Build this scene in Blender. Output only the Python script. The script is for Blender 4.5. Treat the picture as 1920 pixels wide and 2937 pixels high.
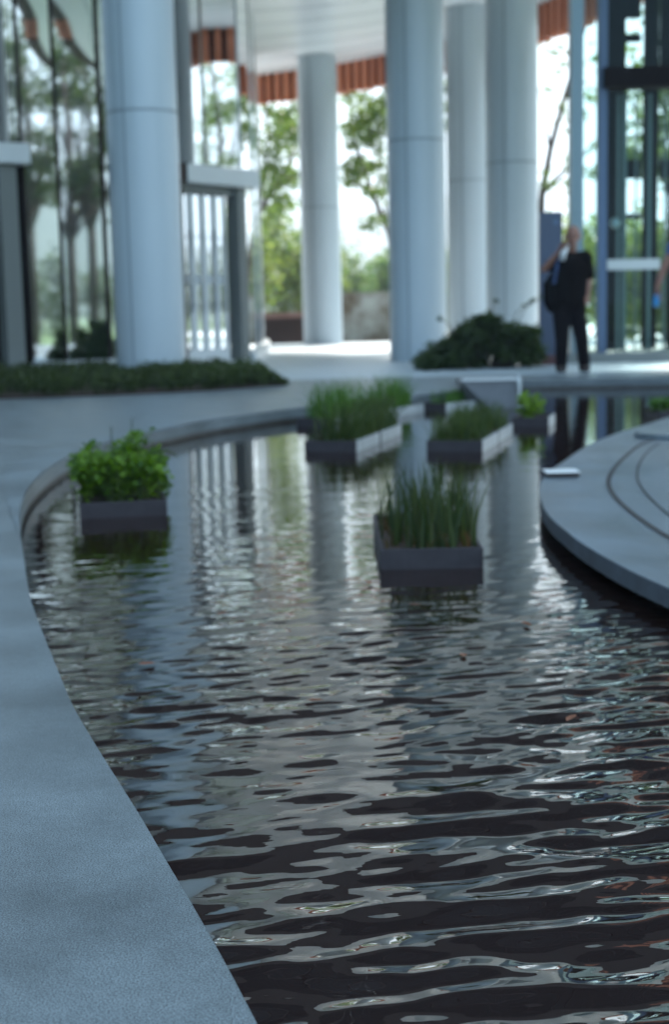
import bpy, bmesh, math, random
import numpy as np
from mathutils import Vector, Matrix
from mathutils.geometry import tessellate_polygon
for o in list(bpy.data.objects): bpy.data.objects.remove(o)
sc = bpy.context.scene
COL = sc.collection
R = math.radians
rng = np.random.default_rng(7)
random.seed(7)

# ------------------------------------------------------------------ camera
F, CX, CY = 4072.0, 960.0, 1468.5        # focal length and centre in photo pixels
HCAM = 0.76
PITCH = math.atan((1468.5 - 886) / F)
ROLL = -0.0225
cam_d = bpy.data.cameras.new('camera'); cam = bpy.data.objects.new('camera', cam_d); COL.objects.link(cam)
MW = Matrix.Translation((0, 0, HCAM)) @ Matrix.Rotation(math.pi/2 - PITCH, 4, 'X') @ Matrix.Rotation(ROLL, 4, 'Z')
cam.matrix_world = MW
cam_d.sensor_width = 36; cam_d.lens = 36 * F / 2937.0
cam_d.clip_start = 0.05; cam_d.clip_end = 5000
cam_d.dof.use_dof = True; cam_d.dof.focus_distance = 2.0; cam_d.dof.aperture_fstop = 4.7
cam_d.dof.aperture_blades = 0
sc.camera = cam
sc.view_settings.view_transform = 'Standard'; sc.view_settings.look = 'None'
sc.view_settings.exposure = 1.66; sc.view_settings.gamma = 1
sc.cycles.use_denoising = True
sc.cycles.max_bounces = 7; sc.cycles.glossy_bounces = 4; sc.cycles.transmission_bounces = 6
sc.cycles.transparent_max_bounces = 10; sc.cycles.caustics_reflective = False; sc.cycles.caustics_refractive = False
sc.cycles.sample_clamp_indirect = 6

# ------------------------------------------------------------------ world and sun
SUN_EL, SUN_AZ = R(44), R(27)      # azimuth measured from +Y towards +X
w = bpy.data.worlds.new('World'); sc.world = w; w.use_nodes = True
nt = w.node_tree; nt.nodes.clear()
N = nt.nodes.new; L = nt.links.new
out = N('ShaderNodeOutputWorld'); bg = N('ShaderNodeBackground'); bg.inputs[1].default_value = 0.1
sky = N('ShaderNodeTexSky'); sky.sky_type = 'NISHITA'; sky.sun_disc = False
sky.sun_elevation = SUN_EL; sky.sun_rotation = SUN_AZ; sky.dust_density = 3; sky.air_density = 1.5
tc = N('ShaderNodeTexCoord'); sep = N('ShaderNodeSeparateXYZ'); L(tc.outputs['Generated'], sep.inputs[0])
ns = N('ShaderNodeTexNoise'); ns.inputs['Scale'].default_value = 2.2; ns.inputs['Detail'].default_value = 6
mpp = N('ShaderNodeMapping'); mpp.inputs['Scale'].default_value = (1, 1, 2.5)
L(tc.outputs['Generated'], mpp.inputs[0]); L(mpp.outputs[0], ns.inputs['Vector'])
# overcast cloud sheet: brighter overhead than at the horizon
mr = N('ShaderNodeMapRange'); L(sep.outputs['Z'], mr.inputs[0])
mr.inputs[1].default_value = 0.0; mr.inputs[2].default_value = 0.75; mr.inputs[3].default_value = 6.7; mr.inputs[4].default_value = 7.4
nm = N('ShaderNodeMapRange'); L(ns.outputs[0], nm.inputs[0])
nm.inputs[1].default_value = 0.3; nm.inputs[2].default_value = 0.7; nm.inputs[3].default_value = 0.86; nm.inputs[4].default_value = 1.12
mul = N('ShaderNodeMath'); mul.operation = 'MULTIPLY'; L(mr.outputs[0], mul.inputs[0]); L(nm.outputs[0], mul.inputs[1])
cl = N('ShaderNodeVectorMath'); cl.operation = 'SCALE'; L(mul.outputs[0], cl.inputs['Scale'])
# the clouds open towards the south and overhead, where the sky is bluer
dt = N('ShaderNodeVectorMath'); dt.operation = 'DOT_PRODUCT'; dt.inputs[1].default_value = (-0.35, -0.6, 0.7); L(tc.outputs['Generated'], dt.inputs[0])
bmr = N('ShaderNodeMapRange'); L(dt.outputs['Value'], bmr.inputs[0]); bmr.inputs[1].default_value = 0.1; bmr.inputs[2].default_value = 0.8
bmx = N('ShaderNodeMix'); bmx.data_type = 'RGBA'; L(bmr.outputs[0], bmx.inputs[0])
bmx.inputs[6].default_value = (0.80, 0.98, 1.09, 1); bmx.inputs[7].default_value = (0.42, 0.68, 0.96, 1)
L(bmx.outputs[2], cl.inputs[0])
mx = N('ShaderNodeMix'); mx.data_type = 'RGBA'; mx.inputs[0].default_value = 0.88
L(sky.outputs[0], mx.inputs[6]); L(cl.outputs[0], mx.inputs[7])
L(mx.outputs[2], bg.inputs[0]); L(bg.outputs[0], out.inputs[0])
sd = bpy.data.lights.new('sun', 'SUN'); sd.energy = 5.0; sd.angle = R(10); sd.color = (1, 0.95, 0.88)
so = bpy.data.objects.new('sun', sd); COL.objects.link(so)
sdir = Vector((math.sin(SUN_AZ)*math.cos(SUN_EL), math.cos(SUN_AZ)*math.cos(SUN_EL), math.sin(SUN_EL)))
so.rotation_euler = sdir.to_track_quat('Z', 'Y').to_euler(); so.location = sdir * 60

# ------------------------------------------------------------------ measuring from the photograph
M3 = MW.to_3x3()
def ray(x, y): return (M3 @ Vector(((x-CX)/F, (CY-y)/F, -1)))
def gp(x, y, z=0.0):
    d = ray(x, y); t = (z - HCAM) / d.z; return Vector((d.x*t, d.y*t, z))
def ap(x, y, Y):
    d = ray(x, y); t = Y / d.y; return Vector((d.x*t, Y, HCAM + d.z*t))
WL = -0.095

# ------------------------------------------------------------------ helpers
def mat(name, col, rough=0.6, metal=0.0, spec=0.5, noise=None, bump=None, ior=None, emit=None):
    """noise=(scale, amount, second colour); bump=(scale, strength)"""
    m = bpy.data.materials.new(name); m.use_nodes = True; t = m.node_tree; b = t.nodes['Principled BSDF']
    b.inputs['Base Color'].default_value = (*col, 1); b.inputs['Roughness'].default_value = rough
    b.inputs['Metallic'].default_value = metal; b.inputs['Specular IOR Level'].default_value = spec
    if ior: b.inputs['IOR'].default_value = ior
    g = t.nodes.new('ShaderNodeTexCoord')
    if noise:
        n = t.nodes.new('ShaderNodeTexNoise'); n.inputs['Scale'].default_value = noise[0]; n.inputs['Detail'].default_value = 7
        n.inputs['Roughness'].default_value = 0.65
        t.links.new(g.outputs['Object'], n.inputs['Vector'])
        r = t.nodes.new('ShaderNodeMapRange'); r.inputs[1].default_value = 0.5-noise[1]; r.inputs[2].default_value = 0.5+noise[1]
        t.links.new(n.outputs[0], r.inputs[0])
        x = t.nodes.new('ShaderNodeMix'); x.data_type = 'RGBA'
        x.inputs[6].default_value = (*col, 1); x.inputs[7].default_value = (*noise[2], 1)
        t.links.new(r.outputs[0], x.inputs[0]); t.links.new(x.outputs[2], b.inputs['Base Color'])
    if bump:
        n = t.nodes.new('ShaderNodeTexNoise'); n.inputs['Scale'].default_value = bump[0]; n.inputs['Detail'].default_value = 5
        t.links.new(g.outputs['Object'], n.inputs['Vector'])
        q = t.nodes.new('ShaderNodeBump'); q.inputs['Strength'].default_value = bump[1]; q.inputs['Distance'].default_value = 0.01
        t.links.new(n.outputs[0], q.inputs['Height']); t.links.new(q.outputs[0], b.inputs['Normal'])
    return m

def leaf_mat(name, c1, c2, trans=0.5):
    m = bpy.data.materials.new(name); m.use_nodes = True; t = m.node_tree; t.nodes.clear()
    o = t.nodes.new('ShaderNodeOutputMaterial'); g = t.nodes.new('ShaderNodeNewGeometry')
    x = t.nodes.new('ShaderNodeMix'); x.data_type = 'RGBA'; x.inputs[6].default_value = (*c1, 1); x.inputs[7].default_value = (*c2, 1)
    t.links.new(g.outputs['Random Per Island'], x.inputs[0])
    d = t.nodes.new('ShaderNodeBsdfPrincipled'); d.inputs['Roughness'].default_value = 0.5; d.inputs['Specular IOR Level'].default_value = 0.3
    tr = t.nodes.new('ShaderNodeBsdfTranslucent')
    s = t.nodes.new('ShaderNodeVectorMath'); s.operation = 'MULTIPLY'; s.inputs[1].default_value = (1.9, 2.0, 0.9)
    t.links.new(x.outputs[2], d.inputs['Base Color']); t.links.new(x.outputs[2], s.inputs[0]); t.links.new(s.outputs[0], tr.inputs[0])
    k = t.nodes.new('ShaderNodeMixShader'); k.inputs[0].default_value = trans
    t.links.new(d.outputs[0], k.inputs[1]); t.links.new(tr.outputs[0], k.inputs[2]); t.links.new(k.outputs[0], o.inputs[0])
    return m

def tag(o, label=None, cat=None, group=None, kind=None):
    if label: o['label'] = label
    if cat: o['category'] = cat
    if group: o['group'] = group
    if kind: o['kind'] = kind
    return o
def empty(name, loc=(0, 0, 0), rz=0):
    o = bpy.data.objects.new(name, None); COL.objects.link(o); o.location = loc; o.rotation_euler = (0, 0, rz); o.empty_display_size = 0.1
    return o
def link(name, me, m=None, parent=None, smooth=False):
    if m:
        me.materials.append(m)
    if smooth:
        me.polygons.foreach_set('use_smooth', [True]*len(me.polygons))
    o = bpy.data.objects.new(name, me); COL.objects.link(o)
    if parent: o.parent = parent
    return o
class MB:
    """collects simple solids and links them as one mesh"""
    def __init__(s): s.v = []; s.f = []
    def add(s, vs, fs):
        b = len(s.v); s.v += [tuple(v) for v in vs]; s.f += [tuple(i+b for i in f) for f in fs]; return s
    def box(s, x0, x1, y0, y1, z0, z1):
        return s.add([(x0,y0,z0),(x1,y0,z0),(x1,y1,z0),(x0,y1,z0),(x0,y0,z1),(x1,y0,z1),(x1,y1,z1),(x0,y1,z1)],
                     [(0,3,2,1),(4,5,6,7),(0,1,5,4),(1,2,6,5),(2,3,7,6),(3,0,4,7)])
    def bar(s, a, b, wd, z0, z1, off=0.0):
        """upright slab along the plan segment a-b, wd thick"""
        a = Vector((a[0], a[1])); b = Vector((b[0], b[1])); d = (b-a).normalized(); n = Vector((-d.y, d.x))
        p = [a+n*(off-wd/2), b+n*(off-wd/2), b+n*(off+wd/2), a+n*(off+wd/2)]
        return s.add([(q.x,q.y,z0) for q in p]+[(q.x,q.y,z1) for q in p], [(0,3,2,1),(4,5,6,7),(0,1,5,4),(1,2,6,5),(2,3,7,6),(3,0,4,7)])
    def tube(s, pts, rad, n=10, cap=True):
        pts = [Vector(p) for p in pts]; rs = rad if isinstance(rad, (list, tuple)) else [rad]*len(pts)
        base = len(s.v); prev = None
        for i, p in enumerate(pts):
            t = (pts[min(i+1, len(pts)-1)] - pts[max(i-1, 0)]).normalized()
            u = prev if prev is not None else (Vector((1,0,0)) if abs(t.x) < 0.9 else Vector((0,1,0)))
            u = (u - t*u.dot(t)).normalized(); prev = u; v = t.cross(u)
            for k in range(n):
                a = 2*math.pi*k/n; s.v.append(tuple(p + (u*math.cos(a)+v*math.sin(a))*rs[i]))
        for i in range(len(pts)-1):
            for k in range(n):
                a = base+i*n+k; b = base+i*n+(k+1) % n; s.f.append((a, b, b+n, a+n))
        if cap:
            s.f.append(tuple(base+k for k in range(n))[::-1]); s.f.append(tuple(base+(len(pts)-1)*n+k for k in range(n)))
        return s
    def ball(s, c, r, n=12, m=8, sc3=(1,1,1)):
        base = len(s.v)
        for j in range(1, m):
            ph = math.pi*j/m
            for k in range(n):
                th = 2*math.pi*k/n
                s.v.append((c[0]+r*sc3[0]*math.sin(ph)*math.cos(th), c[1]+r*sc3[1]*math.sin(ph)*math.sin(th), c[2]+r*sc3[2]*math.cos(ph)))
        t = len(s.v); s.v.append((c[0], c[1], c[2]+r*sc3[2])); s.v.append((c[0], c[1], c[2]-r*sc3[2]))
        for j in range(m-2):
            for k in range(n):
                a = base+j*n+k; b = base+j*n+(k+1) % n; s.f.append((a, a+n, b+n, b))
        for k in range(n):
            s.f.append((t, base+k, base+(k+1) % n)); q = base+(m-2)*n; s.f.append((t+1, q+(k+1) % n, q+k))
        return s
    def build(s, name, m=None, parent=None, smooth=False, bevel=0):
        me = bpy.data.meshes.new(name); me.from_pydata(s.v, [], s.f); me.update()
        o = link(name, me, m, parent, smooth)
        if bevel:
            b = o.modifiers.new('bevel', 'BEVEL'); b.width = bevel; b.segments = 2; b.limit_method = 'ANGLE'
        return o
def local(o, pt):      # child geometry is written in world coordinates, thing stands at loc
    return pt
def smooth_curve(pts, n=12):
    """Catmull-Rom through pts"""
    out = []; P = [Vector(p) for p in pts]
    for i in range(len(P)-1):
        p0 = P[max(i-1, 0)]; p1 = P[i]; p2 = P[i+1]; p3 = P[min(i+2, len(P)-1)]
        for k in range(n):
            t = k/n
            out.append(0.5*((2*p1)+(p2-p0)*t+(2*p0-5*p1+4*p2-p3)*t*t+(3*p1-p0-3*p2+p3)*t**3))
    out.append(P[-1]); return out
def flat(name, outer, holes, z, m, thick=0.0, parent=None):
    """horizontal sheet with holes, optionally with thickness downward"""
    loops = [[Vector((p[0], p[1], 0)) for p in outer]] + [[Vector((p[0], p[1], 0)) for p in h] for h in holes]
    tris = tessellate_polygon(loops); vs = [v for l in loops for v in l]
    verts = [(v.x, v.y, z) for v in vs]; faces = []
    for t in tris:
        a, b, c = (vs[i] for i in t)
        faces.append(t if (b-a).cross(c-a).z > 0 else t[::-1])
    if thick:
        k = len(vs); verts += [(v.x, v.y, z-thick) for v in vs]; faces += [tuple(i+k for i in f[::-1]) for f in faces[:]]
        b = 0
        for l in loops:
            n = len(l)
            for i in range(n):
                j = (i+1) % n; faces.append((b+i, b+j, b+j+k, b+i+k))
            b += n
    me = bpy.data.meshes.new(name); me.from_pydata(verts, [], [tuple(f) for f in faces]); me.update()
    bm = bmesh.new(); bm.from_mesh(me); bmesh.ops.recalc_face_normals(bm, faces=bm.faces[:])
    if not thick and bm.faces and sum(f.normal.z for f in bm.faces) < 0: bmesh.ops.reverse_faces(bm, faces=bm.faces[:])
    bm.to_mesh(me); bm.free()
    return link(name, me, m, parent)

def leaves_mesh(name, centers, radii, counts, size, flatten=1.0, up=0.3, seed=1):
    """leaf-sized folded diamonds scattered through ellipsoidal clumps (shell-biased)"""
    g = np.random.default_rng(seed); P = []
    for c, r, n in zip(centers, radii, counts):
        d = g.normal(size=(n, 3)); d /= np.linalg.norm(d, axis=1)[:, None]
        rr = g.random(n)**0.45
        q = d*rr[:, None]*np.array([r, r, r*flatten])*(1+0.25*g.normal(size=(n, 1))); P.append(q+np.array(c))
    P = np.concatenate(P); n = len(P)
    a = g.normal(size=(n, 3)); a[:, 2] = a[:, 2]*0.6 - 0.2; a /= np.linalg.norm(a, axis=1)[:, None]
    b = g.normal(size=(n, 3)); b[:, 2] += up; b -= a*(a*b).sum(1)[:, None]; b /= np.linalg.norm(b, axis=1)[:, None]
    s = size*(0.6+0.8*g.random(n))[:, None]
    V = np.stack([P-a*s, P+b*s*0.5, P+a*s, P-b*s*0.5], 1).reshape(-1, 3)
    me = bpy.data.meshes.new(name); me.vertices.add(4*n); me.vertices.foreach_set('co', V.ravel())
    me.loops.add(4*n); me.loops.foreach_set('vertex_index', np.arange(4*n)); me.polygons.add(n)
    me.polygons.foreach_set('loop_start', np.arange(n)*4); me.polygons.foreach_set('loop_total', np.full(n, 4)); me.update(); me.validate()
    return me
def blades_mesh(name, xy, z0, hmin, hmax, wd, lean, seed=1):
    """grass and reed blades: curved tapering strips"""
    g = np.random.default_rng(seed); vs = []; fs = []
    for (x, y) in xy:
        h = hmin+(hmax-hmin)*g.random()**0.8; a = g.random()*6.283; t = g.random()*6.283; ln = lean*h*abs(g.normal())
        wx, wy = math.cos(t)*wd*(0.6+0.7*g.random()), math.sin(t)*wd; b = len(vs); S = 5
        for i in range(S):
            u = i/(S-1); k = (1-u)**0.6*0.5 + 0.02
            px = x+math.cos(a)*ln*u*u; py = y+math.sin(a)*ln*u*u; pz = z0+h*u*(1-0.1*u*lean*4)
            vs += [(px-wx*k, py-wy*k, pz), (px+wx*k, py+wy*k, pz)]
        for i in range(S-1): fs.append((b+2*i, b+2*i+1, b+2*i+3, b+2*i+2))
    me = bpy.data.meshes.new(name); me.from_pydata(vs, [], fs); me.update(); return me

# ------------------------------------------------------------------ materials
def stone(name, col, dark, speck=0.5, big=None, wet=None):
    m = bpy.data.materials.new(name); m.use_nodes = True; t = m.node_tree; b = t.nodes['Principled BSDF']
    g = t.nodes.new('ShaderNodeTexCoord')
    def noise(s, d=6, r=0.6):
        n = t.nodes.new('ShaderNodeTexNoise'); n.inputs['Scale'].default_value = s; n.inputs['Detail'].default_value = d
        n.inputs['Roughness'].default_value = r; t.links.new(g.outputs['Object'], n.inputs['Vector']); return n
    n1 = noise(400, 3, 0.75); n2 = noise(2.6, 8, 0.6); n3 = noise(45, 5, 0.7)
    def rng_(n, a, b_, c, d):
        r = t.nodes.new('ShaderNodeMapRange'); r.inputs[1].default_value = a; r.inputs[2].default_value = b_
        r.inputs[3].default_value = c; r.inputs[4].default_value = d; t.links.new(n.outputs[0], r.inputs[0]); return r
    r1 = rng_(n1, 0.40, 0.57, 0, 1); r2 = rng_(n2, 0.3, 0.7, 0.60, 1.22); r3 = rng_(n3, 0.3, 0.7, 0.86, 1.12)
    x = t.nodes.new('ShaderNodeMix'); x.data_type = 'RGBA'; x.inputs[6].default_value = (*dark, 1); x.inputs[7].default_value = (*col, 1)
    t.links.new(r1.outputs[0], x.inputs[0])
    mm = t.nodes.new('ShaderNodeMath'); mm.operation = 'MULTIPLY'; t.links.new(r2.outputs[0], mm.inputs[0]); t.links.new(r3.outputs[0], mm.inputs[1])
    s = t.nodes.new('ShaderNodeVectorMath'); s.operation = 'SCALE'; t.links.new(x.outputs[2], s.inputs[0]); t.links.new(mm.outputs[0], s.inputs['Scale'])
    t.links.new(s.outputs[0], b.inputs['Base Color'])
    rr = rng_(n2, 0.3, 0.7, 0.30, 0.46); t.links.new(rr.outputs[0], b.inputs['Roughness'])
    q = t.nodes.new('ShaderNodeBump'); q.inputs['Strength'].default_value = 0.35; q.inputs['Distance'].default_value = 0.001
    t.links.new(n1.outputs[0], q.inputs['Height']); t.links.new(q.outputs[0], b.inputs['Normal'])
    b.inputs['Specular IOR Level'].default_value = 0.4
    return m
M = {}
M['deck'] = stone('deck_stone', (0.235, 0.275, 0.295), (0.05, 0.062, 0.072))
M['coping'] = stone('coping_stone', (0.20, 0.24, 0.265), (0.11, 0.135, 0.155))
M['island'] = stone('island_stone', (0.17, 0.21, 0.245), (0.09, 0.11, 0.13))
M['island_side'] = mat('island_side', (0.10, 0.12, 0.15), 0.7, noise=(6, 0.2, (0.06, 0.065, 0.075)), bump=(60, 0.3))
M['joint'] = mat('joint_shadow_gap', (0.02, 0.02, 0.022), 0.8)
M['floor'] = mat('terrazzo', (0.44, 0.485, 0.51), 0.45, noise=(1.3, 0.25, (0.37, 0.42, 0.455)))
M['bounce_ground'] = mat('pale_bounce_ground', (0.78, 0.80, 0.80), 0.7, noise=(0.6, 0.2, (0.70, 0.72, 0.72)))
M['facade'] = mat('dark_facade', (0.008, 0.005, 0.005), 0.55, spec=0.15)
M['wet_wall'] = mat('pond_wall_stone', (0.10, 0.10, 0.10), 0.5, noise=(5, 0.2, (0.05, 0.045, 0.04)), bump=(40, 0.4))
M['bed'] = mat('pond_bed', (0.02, 0.016, 0.014), 0.8)
M['column'] = mat('column_paint', (0.47, 0.54, 0.585), 0.28, noise=(0.8, 0.3, (0.43, 0.50, 0.55)))
M['seam'] = mat('column_seam', (0.27, 0.32, 0.36), 0.6)
M['soffit'] = mat('soffit_panels', (0.90, 0.93, 0.96), 0.24, spec=0.8, noise=(0.5, 0.3, (0.82, 0.88, 0.93)))
M['terra'] = mat('terracotta_fins', (0.60, 0.20, 0.10), 0.55, noise=(1.5, 0.2, (0.42, 0.13, 0.07)))
M['terra_dark'] = mat('fin_backing', (0.10, 0.035, 0.025), 0.8)
M['darkglass'] = mat('dark_glazing', (0.010, 0.010, 0.012), 0.08, spec=0.5)
M['mirror'] = mat('reflective_glazing', (0.82, 0.88, 0.91), 0.03, metal=1.0, bump=(0.5, 0.008))
M['mirror_clear'] = mat('reflective_glazing_clear', (0.84, 0.89, 0.91), 0.03, metal=1.0, bump=(0.5, 0.008))
M['mullion'] = mat('dark_mullion', (0.014, 0.010, 0.011), 0.6, spec=0.15)
M['steel'] = mat('brushed_steel', (0.42, 0.45, 0.45), 0.35, metal=0.7)
M['pale'] = mat('pale_metal', (0.72, 0.75, 0.76), 0.4, spec=0.4)
M['bronze'] = mat('bronze_frame', (0.05, 0.036, 0.033), 0.6, spec=0.2)
M['greypost'] = mat('grey_frame', (0.20, 0.215, 0.205), 0.5, spec=0.3)
M['bluepost'] = mat('blue_frame', (0.07, 0.12, 0.21), 0.45)
M['tealpost'] = mat('teal_grey_frame', (0.17, 0.24, 0.27), 0.35, metal=0.3)
M['black'] = mat('black_metal', (0.010, 0.007, 0.008), 0.7, spec=0.08)
M['slab'] = mat('sign_slab', (0.055, 0.075, 0.125), 0.5, noise=(1.0, 0.3, (0.045, 0.062, 0.105)))
M['slabbase'] = mat('sign_base', (0.10, 0.035, 0.035), 0.6)
M['box'] = mat('planter_metal', (0.055, 0.048, 0.055), 0.55, spec=0.25, noise=(9, 0.25, (0.026, 0.022, 0.026)), bump=(14, 0.4))
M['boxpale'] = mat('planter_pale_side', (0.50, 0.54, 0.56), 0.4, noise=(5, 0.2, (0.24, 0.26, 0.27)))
M['soil'] = mat('soil', (0.035, 0.022, 0.018), 0.95, noise=(30, 0.2, (0.06, 0.035, 0.025)), bump=(40, 0.8))
M['reed'] = leaf_mat('reed_blades', (0.020, 0.046, 0.012), (0.075, 0.105, 0.026), 0.35)
M['reeddark'] = leaf_mat('reed_blades_dark', (0.018, 0.040, 0.012), (0.055, 0.075, 0.022), 0.25)
M['reed2'] = leaf_mat('reed_blades_fresh', (0.045, 0.12, 0.018), (0.10, 0.20, 0.035), 0.45)
M['dry'] = leaf_mat('dry_blades', (0.11, 0.055, 0.025), (0.06, 0.05, 0.02), 0.3)
M['fresh'] = leaf_mat('fresh_leaves', (0.030, 0.080, 0.007), (0.14, 0.25, 0.018), 0.42)
M['lime'] = leaf_mat('lime_leaves', (0.07, 0.15, 0.012), (0.17, 0.27, 0.025), 0.45)
M['hedge'] = leaf_mat('dark_hedge', (0.020, 0.034, 0.012), (0.065, 0.095, 0.026), 0.32)
M['shrub'] = leaf_mat('shrub_leaves', (0.018, 0.034, 0.012), (0.055, 0.085, 0.025), 0.35)
M['tree'] = leaf_mat('tree_leaves', (0.035, 0.075, 0.020), (0.10, 0.14, 0.034), 0.42)
M['treedark'] = leaf_mat('dark_tree_leaves', (0.022, 0.038, 0.018), (0.05, 0.075, 0.03), 0.35)
M['bush'] = leaf_mat('bush_leaves', (0.05, 0.10, 0.04), (0.17, 0.20, 0.055), 0.4)
M['bushb'] = leaf_mat('cool_bush_leaves', (0.04, 0.09, 0.05), (0.12, 0.17, 0.08), 0.4)
M['bark'] = mat('bark', (0.055, 0.040, 0.032), 0.9, noise=(8, 0.2, (0.03, 0.022, 0.018)), bump=(20, 0.8))
M['core'] = mat('inner_twigs', (0.016, 0.016, 0.010), 0.95)
M['brownwall'] = mat('rust_brown_wall', (0.030, 0.016, 0.014), 0.8, noise=(2, 0.2, (0.05, 0.025, 0.02)))
M['browntop'] = mat('rust_brown_cap', (0.22, 0.12, 0.10), 0.7)
M['conc'] = mat('stained_concrete', (0.36, 0.37, 0.35), 0.8, noise=(1.6, 0.12, (0.10, 0.07, 0.04)))
M['weir'] = mat('weir_stone', (0.20, 0.21, 0.23), 0.4, noise=(4, 0.2, (0.13, 0.14, 0.155)))
M['grass'] = mat('lawn', (0.05, 0.10, 0.025), 0.9, noise=(0.3, 0.2, (0.08, 0.13, 0.03)))
M['hill'] = mat('hill_forest', (0.035, 0.06, 0.045), 0.95, noise=(0.02, 0.2, (0.05, 0.075, 0.05)))
M['skin'] = mat('skin', (0.27, 0.125, 0.085), 0.5, noise=(14, 0.3, (0.22, 0.10, 0.07)))
M['shirt'] = mat('black_shirt', (0.007, 0.0055, 0.006), 0.95, spec=0.05, bump=(25, 0.4))
M['trousers'] = mat('dark_trousers', (0.009, 0.007, 0.009), 0.95, spec=0.05, bump=(20, 0.4))
M['shoe'] = mat('dark_shoes', (0.030, 0.017, 0.016), 0.5)
M['bag'] = mat('black_bag', (0.006, 0.005, 0.006), 0.9, spec=0.05)
M['strap'] = mat('blue_strap', (0.02, 0.045, 0.12), 0.7)
M['white'] = mat('white_plastic', (0.72, 0.74, 0.75), 0.35)
M['bottle'] = mat('blue_bottle', (0.03, 0.28, 0.62), 0.2)
M['blueshirt'] = mat('blue_shirt', (0.03, 0.06, 0.26), 0.8)
M['hair'] = mat('short_grey_hair', (0.10, 0.075, 0.065), 0.8)
M['lip'] = mat('lips', (0.22, 0.09, 0.07), 0.5)
M['eye'] = mat('eyes', (0.02, 0.015, 0.012), 0.2)
M['windowpale'] = mat('clear_glazing', (0.8, 0.95, 0.94), 0.02)
def clear_glass(name, tint, refl):
    m = bpy.data.materials.new(name); m.use_nodes = True; t = m.node_tree; t.nodes.clear()
    o = t.nodes.new('ShaderNodeOutputMaterial'); a = t.nodes.new('ShaderNodeBsdfTransparent'); a.inputs[0].default_value = (*tint, 1)
    g = t.nodes.new('ShaderNodeBsdfGlossy'); g.inputs['Roughness'].default_value = 0.02; g.inputs[0].default_value = (0.8, 0.9, 0.95, 1)
    f = t.nodes.new('ShaderNodeFresnel'); f.inputs[0].default_value = 1.5
    k = t.nodes.new('ShaderNodeMath'); k.operation = 'ADD'; k.operation = 'MULTIPLY'; k.inputs[1].default_value = refl; t.links.new(f.outputs[0], k.inputs[0])
    x = t.nodes.new('ShaderNodeMixShader'); t.links.new(k.outputs[0], x.inputs[0])
    t.links.new(a.outputs[0], x.inputs[1]); t.links.new(g.outputs[0], x.inputs[2]); t.links.new(x.outputs[0], o.inputs[0]); return m
M['glass'] = clear_glass('teal_clear_glazing', (0.80, 0.91, 0.91), 0.16)

# water: real ripples in the mesh, fine ripples in the shader
def water_mat():
    m = bpy.data.materials.new('water'); m.use_nodes = True; t = m.node_tree; b = t.nodes['Principled BSDF']
    b.inputs['Base Color'].default_value = (0.014, 0.0065, 0.0055, 1); b.inputs['Roughness'].default_value = 0.015
    b.inputs['IOR'].default_value = 2.6; b.inputs['Specular IOR Level'].default_value = 0.85
    g = t.nodes.new('ShaderNodeTexCoord'); mp = t.nodes.new('ShaderNodeMapping'); mp.inputs['Scale'].default_value = (0.45, 1.25, 1)
    n = t.nodes.new('ShaderNodeTexNoise'); n.inputs['Scale'].default_value = 26; n.inputs['Detail'].default_value = 2
    t.links.new(g.outputs['Object'], mp.inputs[0]); t.links.new(mp.outputs[0], n.inputs['Vector'])
    q = t.nodes.new('ShaderNodeBump'); q.inputs['Strength'].default_value = 0.04; q.inputs['Distance'].default_value = 0.01
    t.links.new(n.outputs[0], q.inputs['Height']); t.links.new(q.outputs[0], b.inputs['Normal'])
    return m
M['water'] = water_mat()

# ------------------------------------------------------------------ the pond outline
rim_px = [(1330,1118),(1200,1136),(1000,1158),(848,1172),(778,1181),(600,1206),(475,1231),(350,1258),(250,1288),(180,1318),(125,1355),(88,1392),(66,1432),
          (56,1480),(58,1530),(68,1600),(83,1700),(104,1768),(151,1887),(203,2012),(252,2100),(301,2180),(395,2329),(468,2454),(551,2594),(645,2760),(738,2937)]
rim = [gp(x, y) for x, y in rim_px]
rim_s = smooth_curve(rim, 6)
last = rim_s[-1]; dirn = (rim_s[-1]-rim_s[-8]).normalized()
near = smooth_curve([last, last+dirn*0.45, last+dirn*1.0+Vector((0.05,0,0)), Vector((1.3,-0.7,0)), Vector((3.2,-1.6,0)), Vector((5.5,-1.2,0)), Vector((7.2,1.5,0)), Vector((7.6,6,0)), Vector((7.4,11,0))], 6)
ra = gp(1925, 1083); rb = gp(1500, 1090)
right_edge = [Vector((7.3, ra.y-0.3, 0)), ra, gp(1700, 1086), rb, gp(1490, 1095), gp(1400, 1108)]
pond = rim_s + near[1:] + right_edge
pond = [Vector((p.x, p.y, 0)) for p in pond]
area = sum(pond[i].x*pond[(i+1)%len(pond)].y-pond[(i+1)%len(pond)].x*pond[i].y for i in range(len(pond)))/2

# ground, deck, floor, hills
g = MB().add([(-900,-900,-0.42),(900,-900,-0.42),(900,1500,-0.42),(-900,1500,-0.42)], [(0,1,2,3)]).build('ground', M['grass'])
tag(g, kind='structure')
FAR = 31.2
deck = flat('deck', [(-14,-6),(14,-6),(14,15.6),(-14,15.6)], [pond], 0.0, M['deck'], 0.07)
tag(deck, kind='structure')
bed = MB().add([(p.x*1.0, p.y, -0.40) for p in pond], [tuple(range(len(pond)))[::(1 if area > 0 else -1)]]).build('pond_bed', M['bed']); tag(bed, kind='structure')
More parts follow.
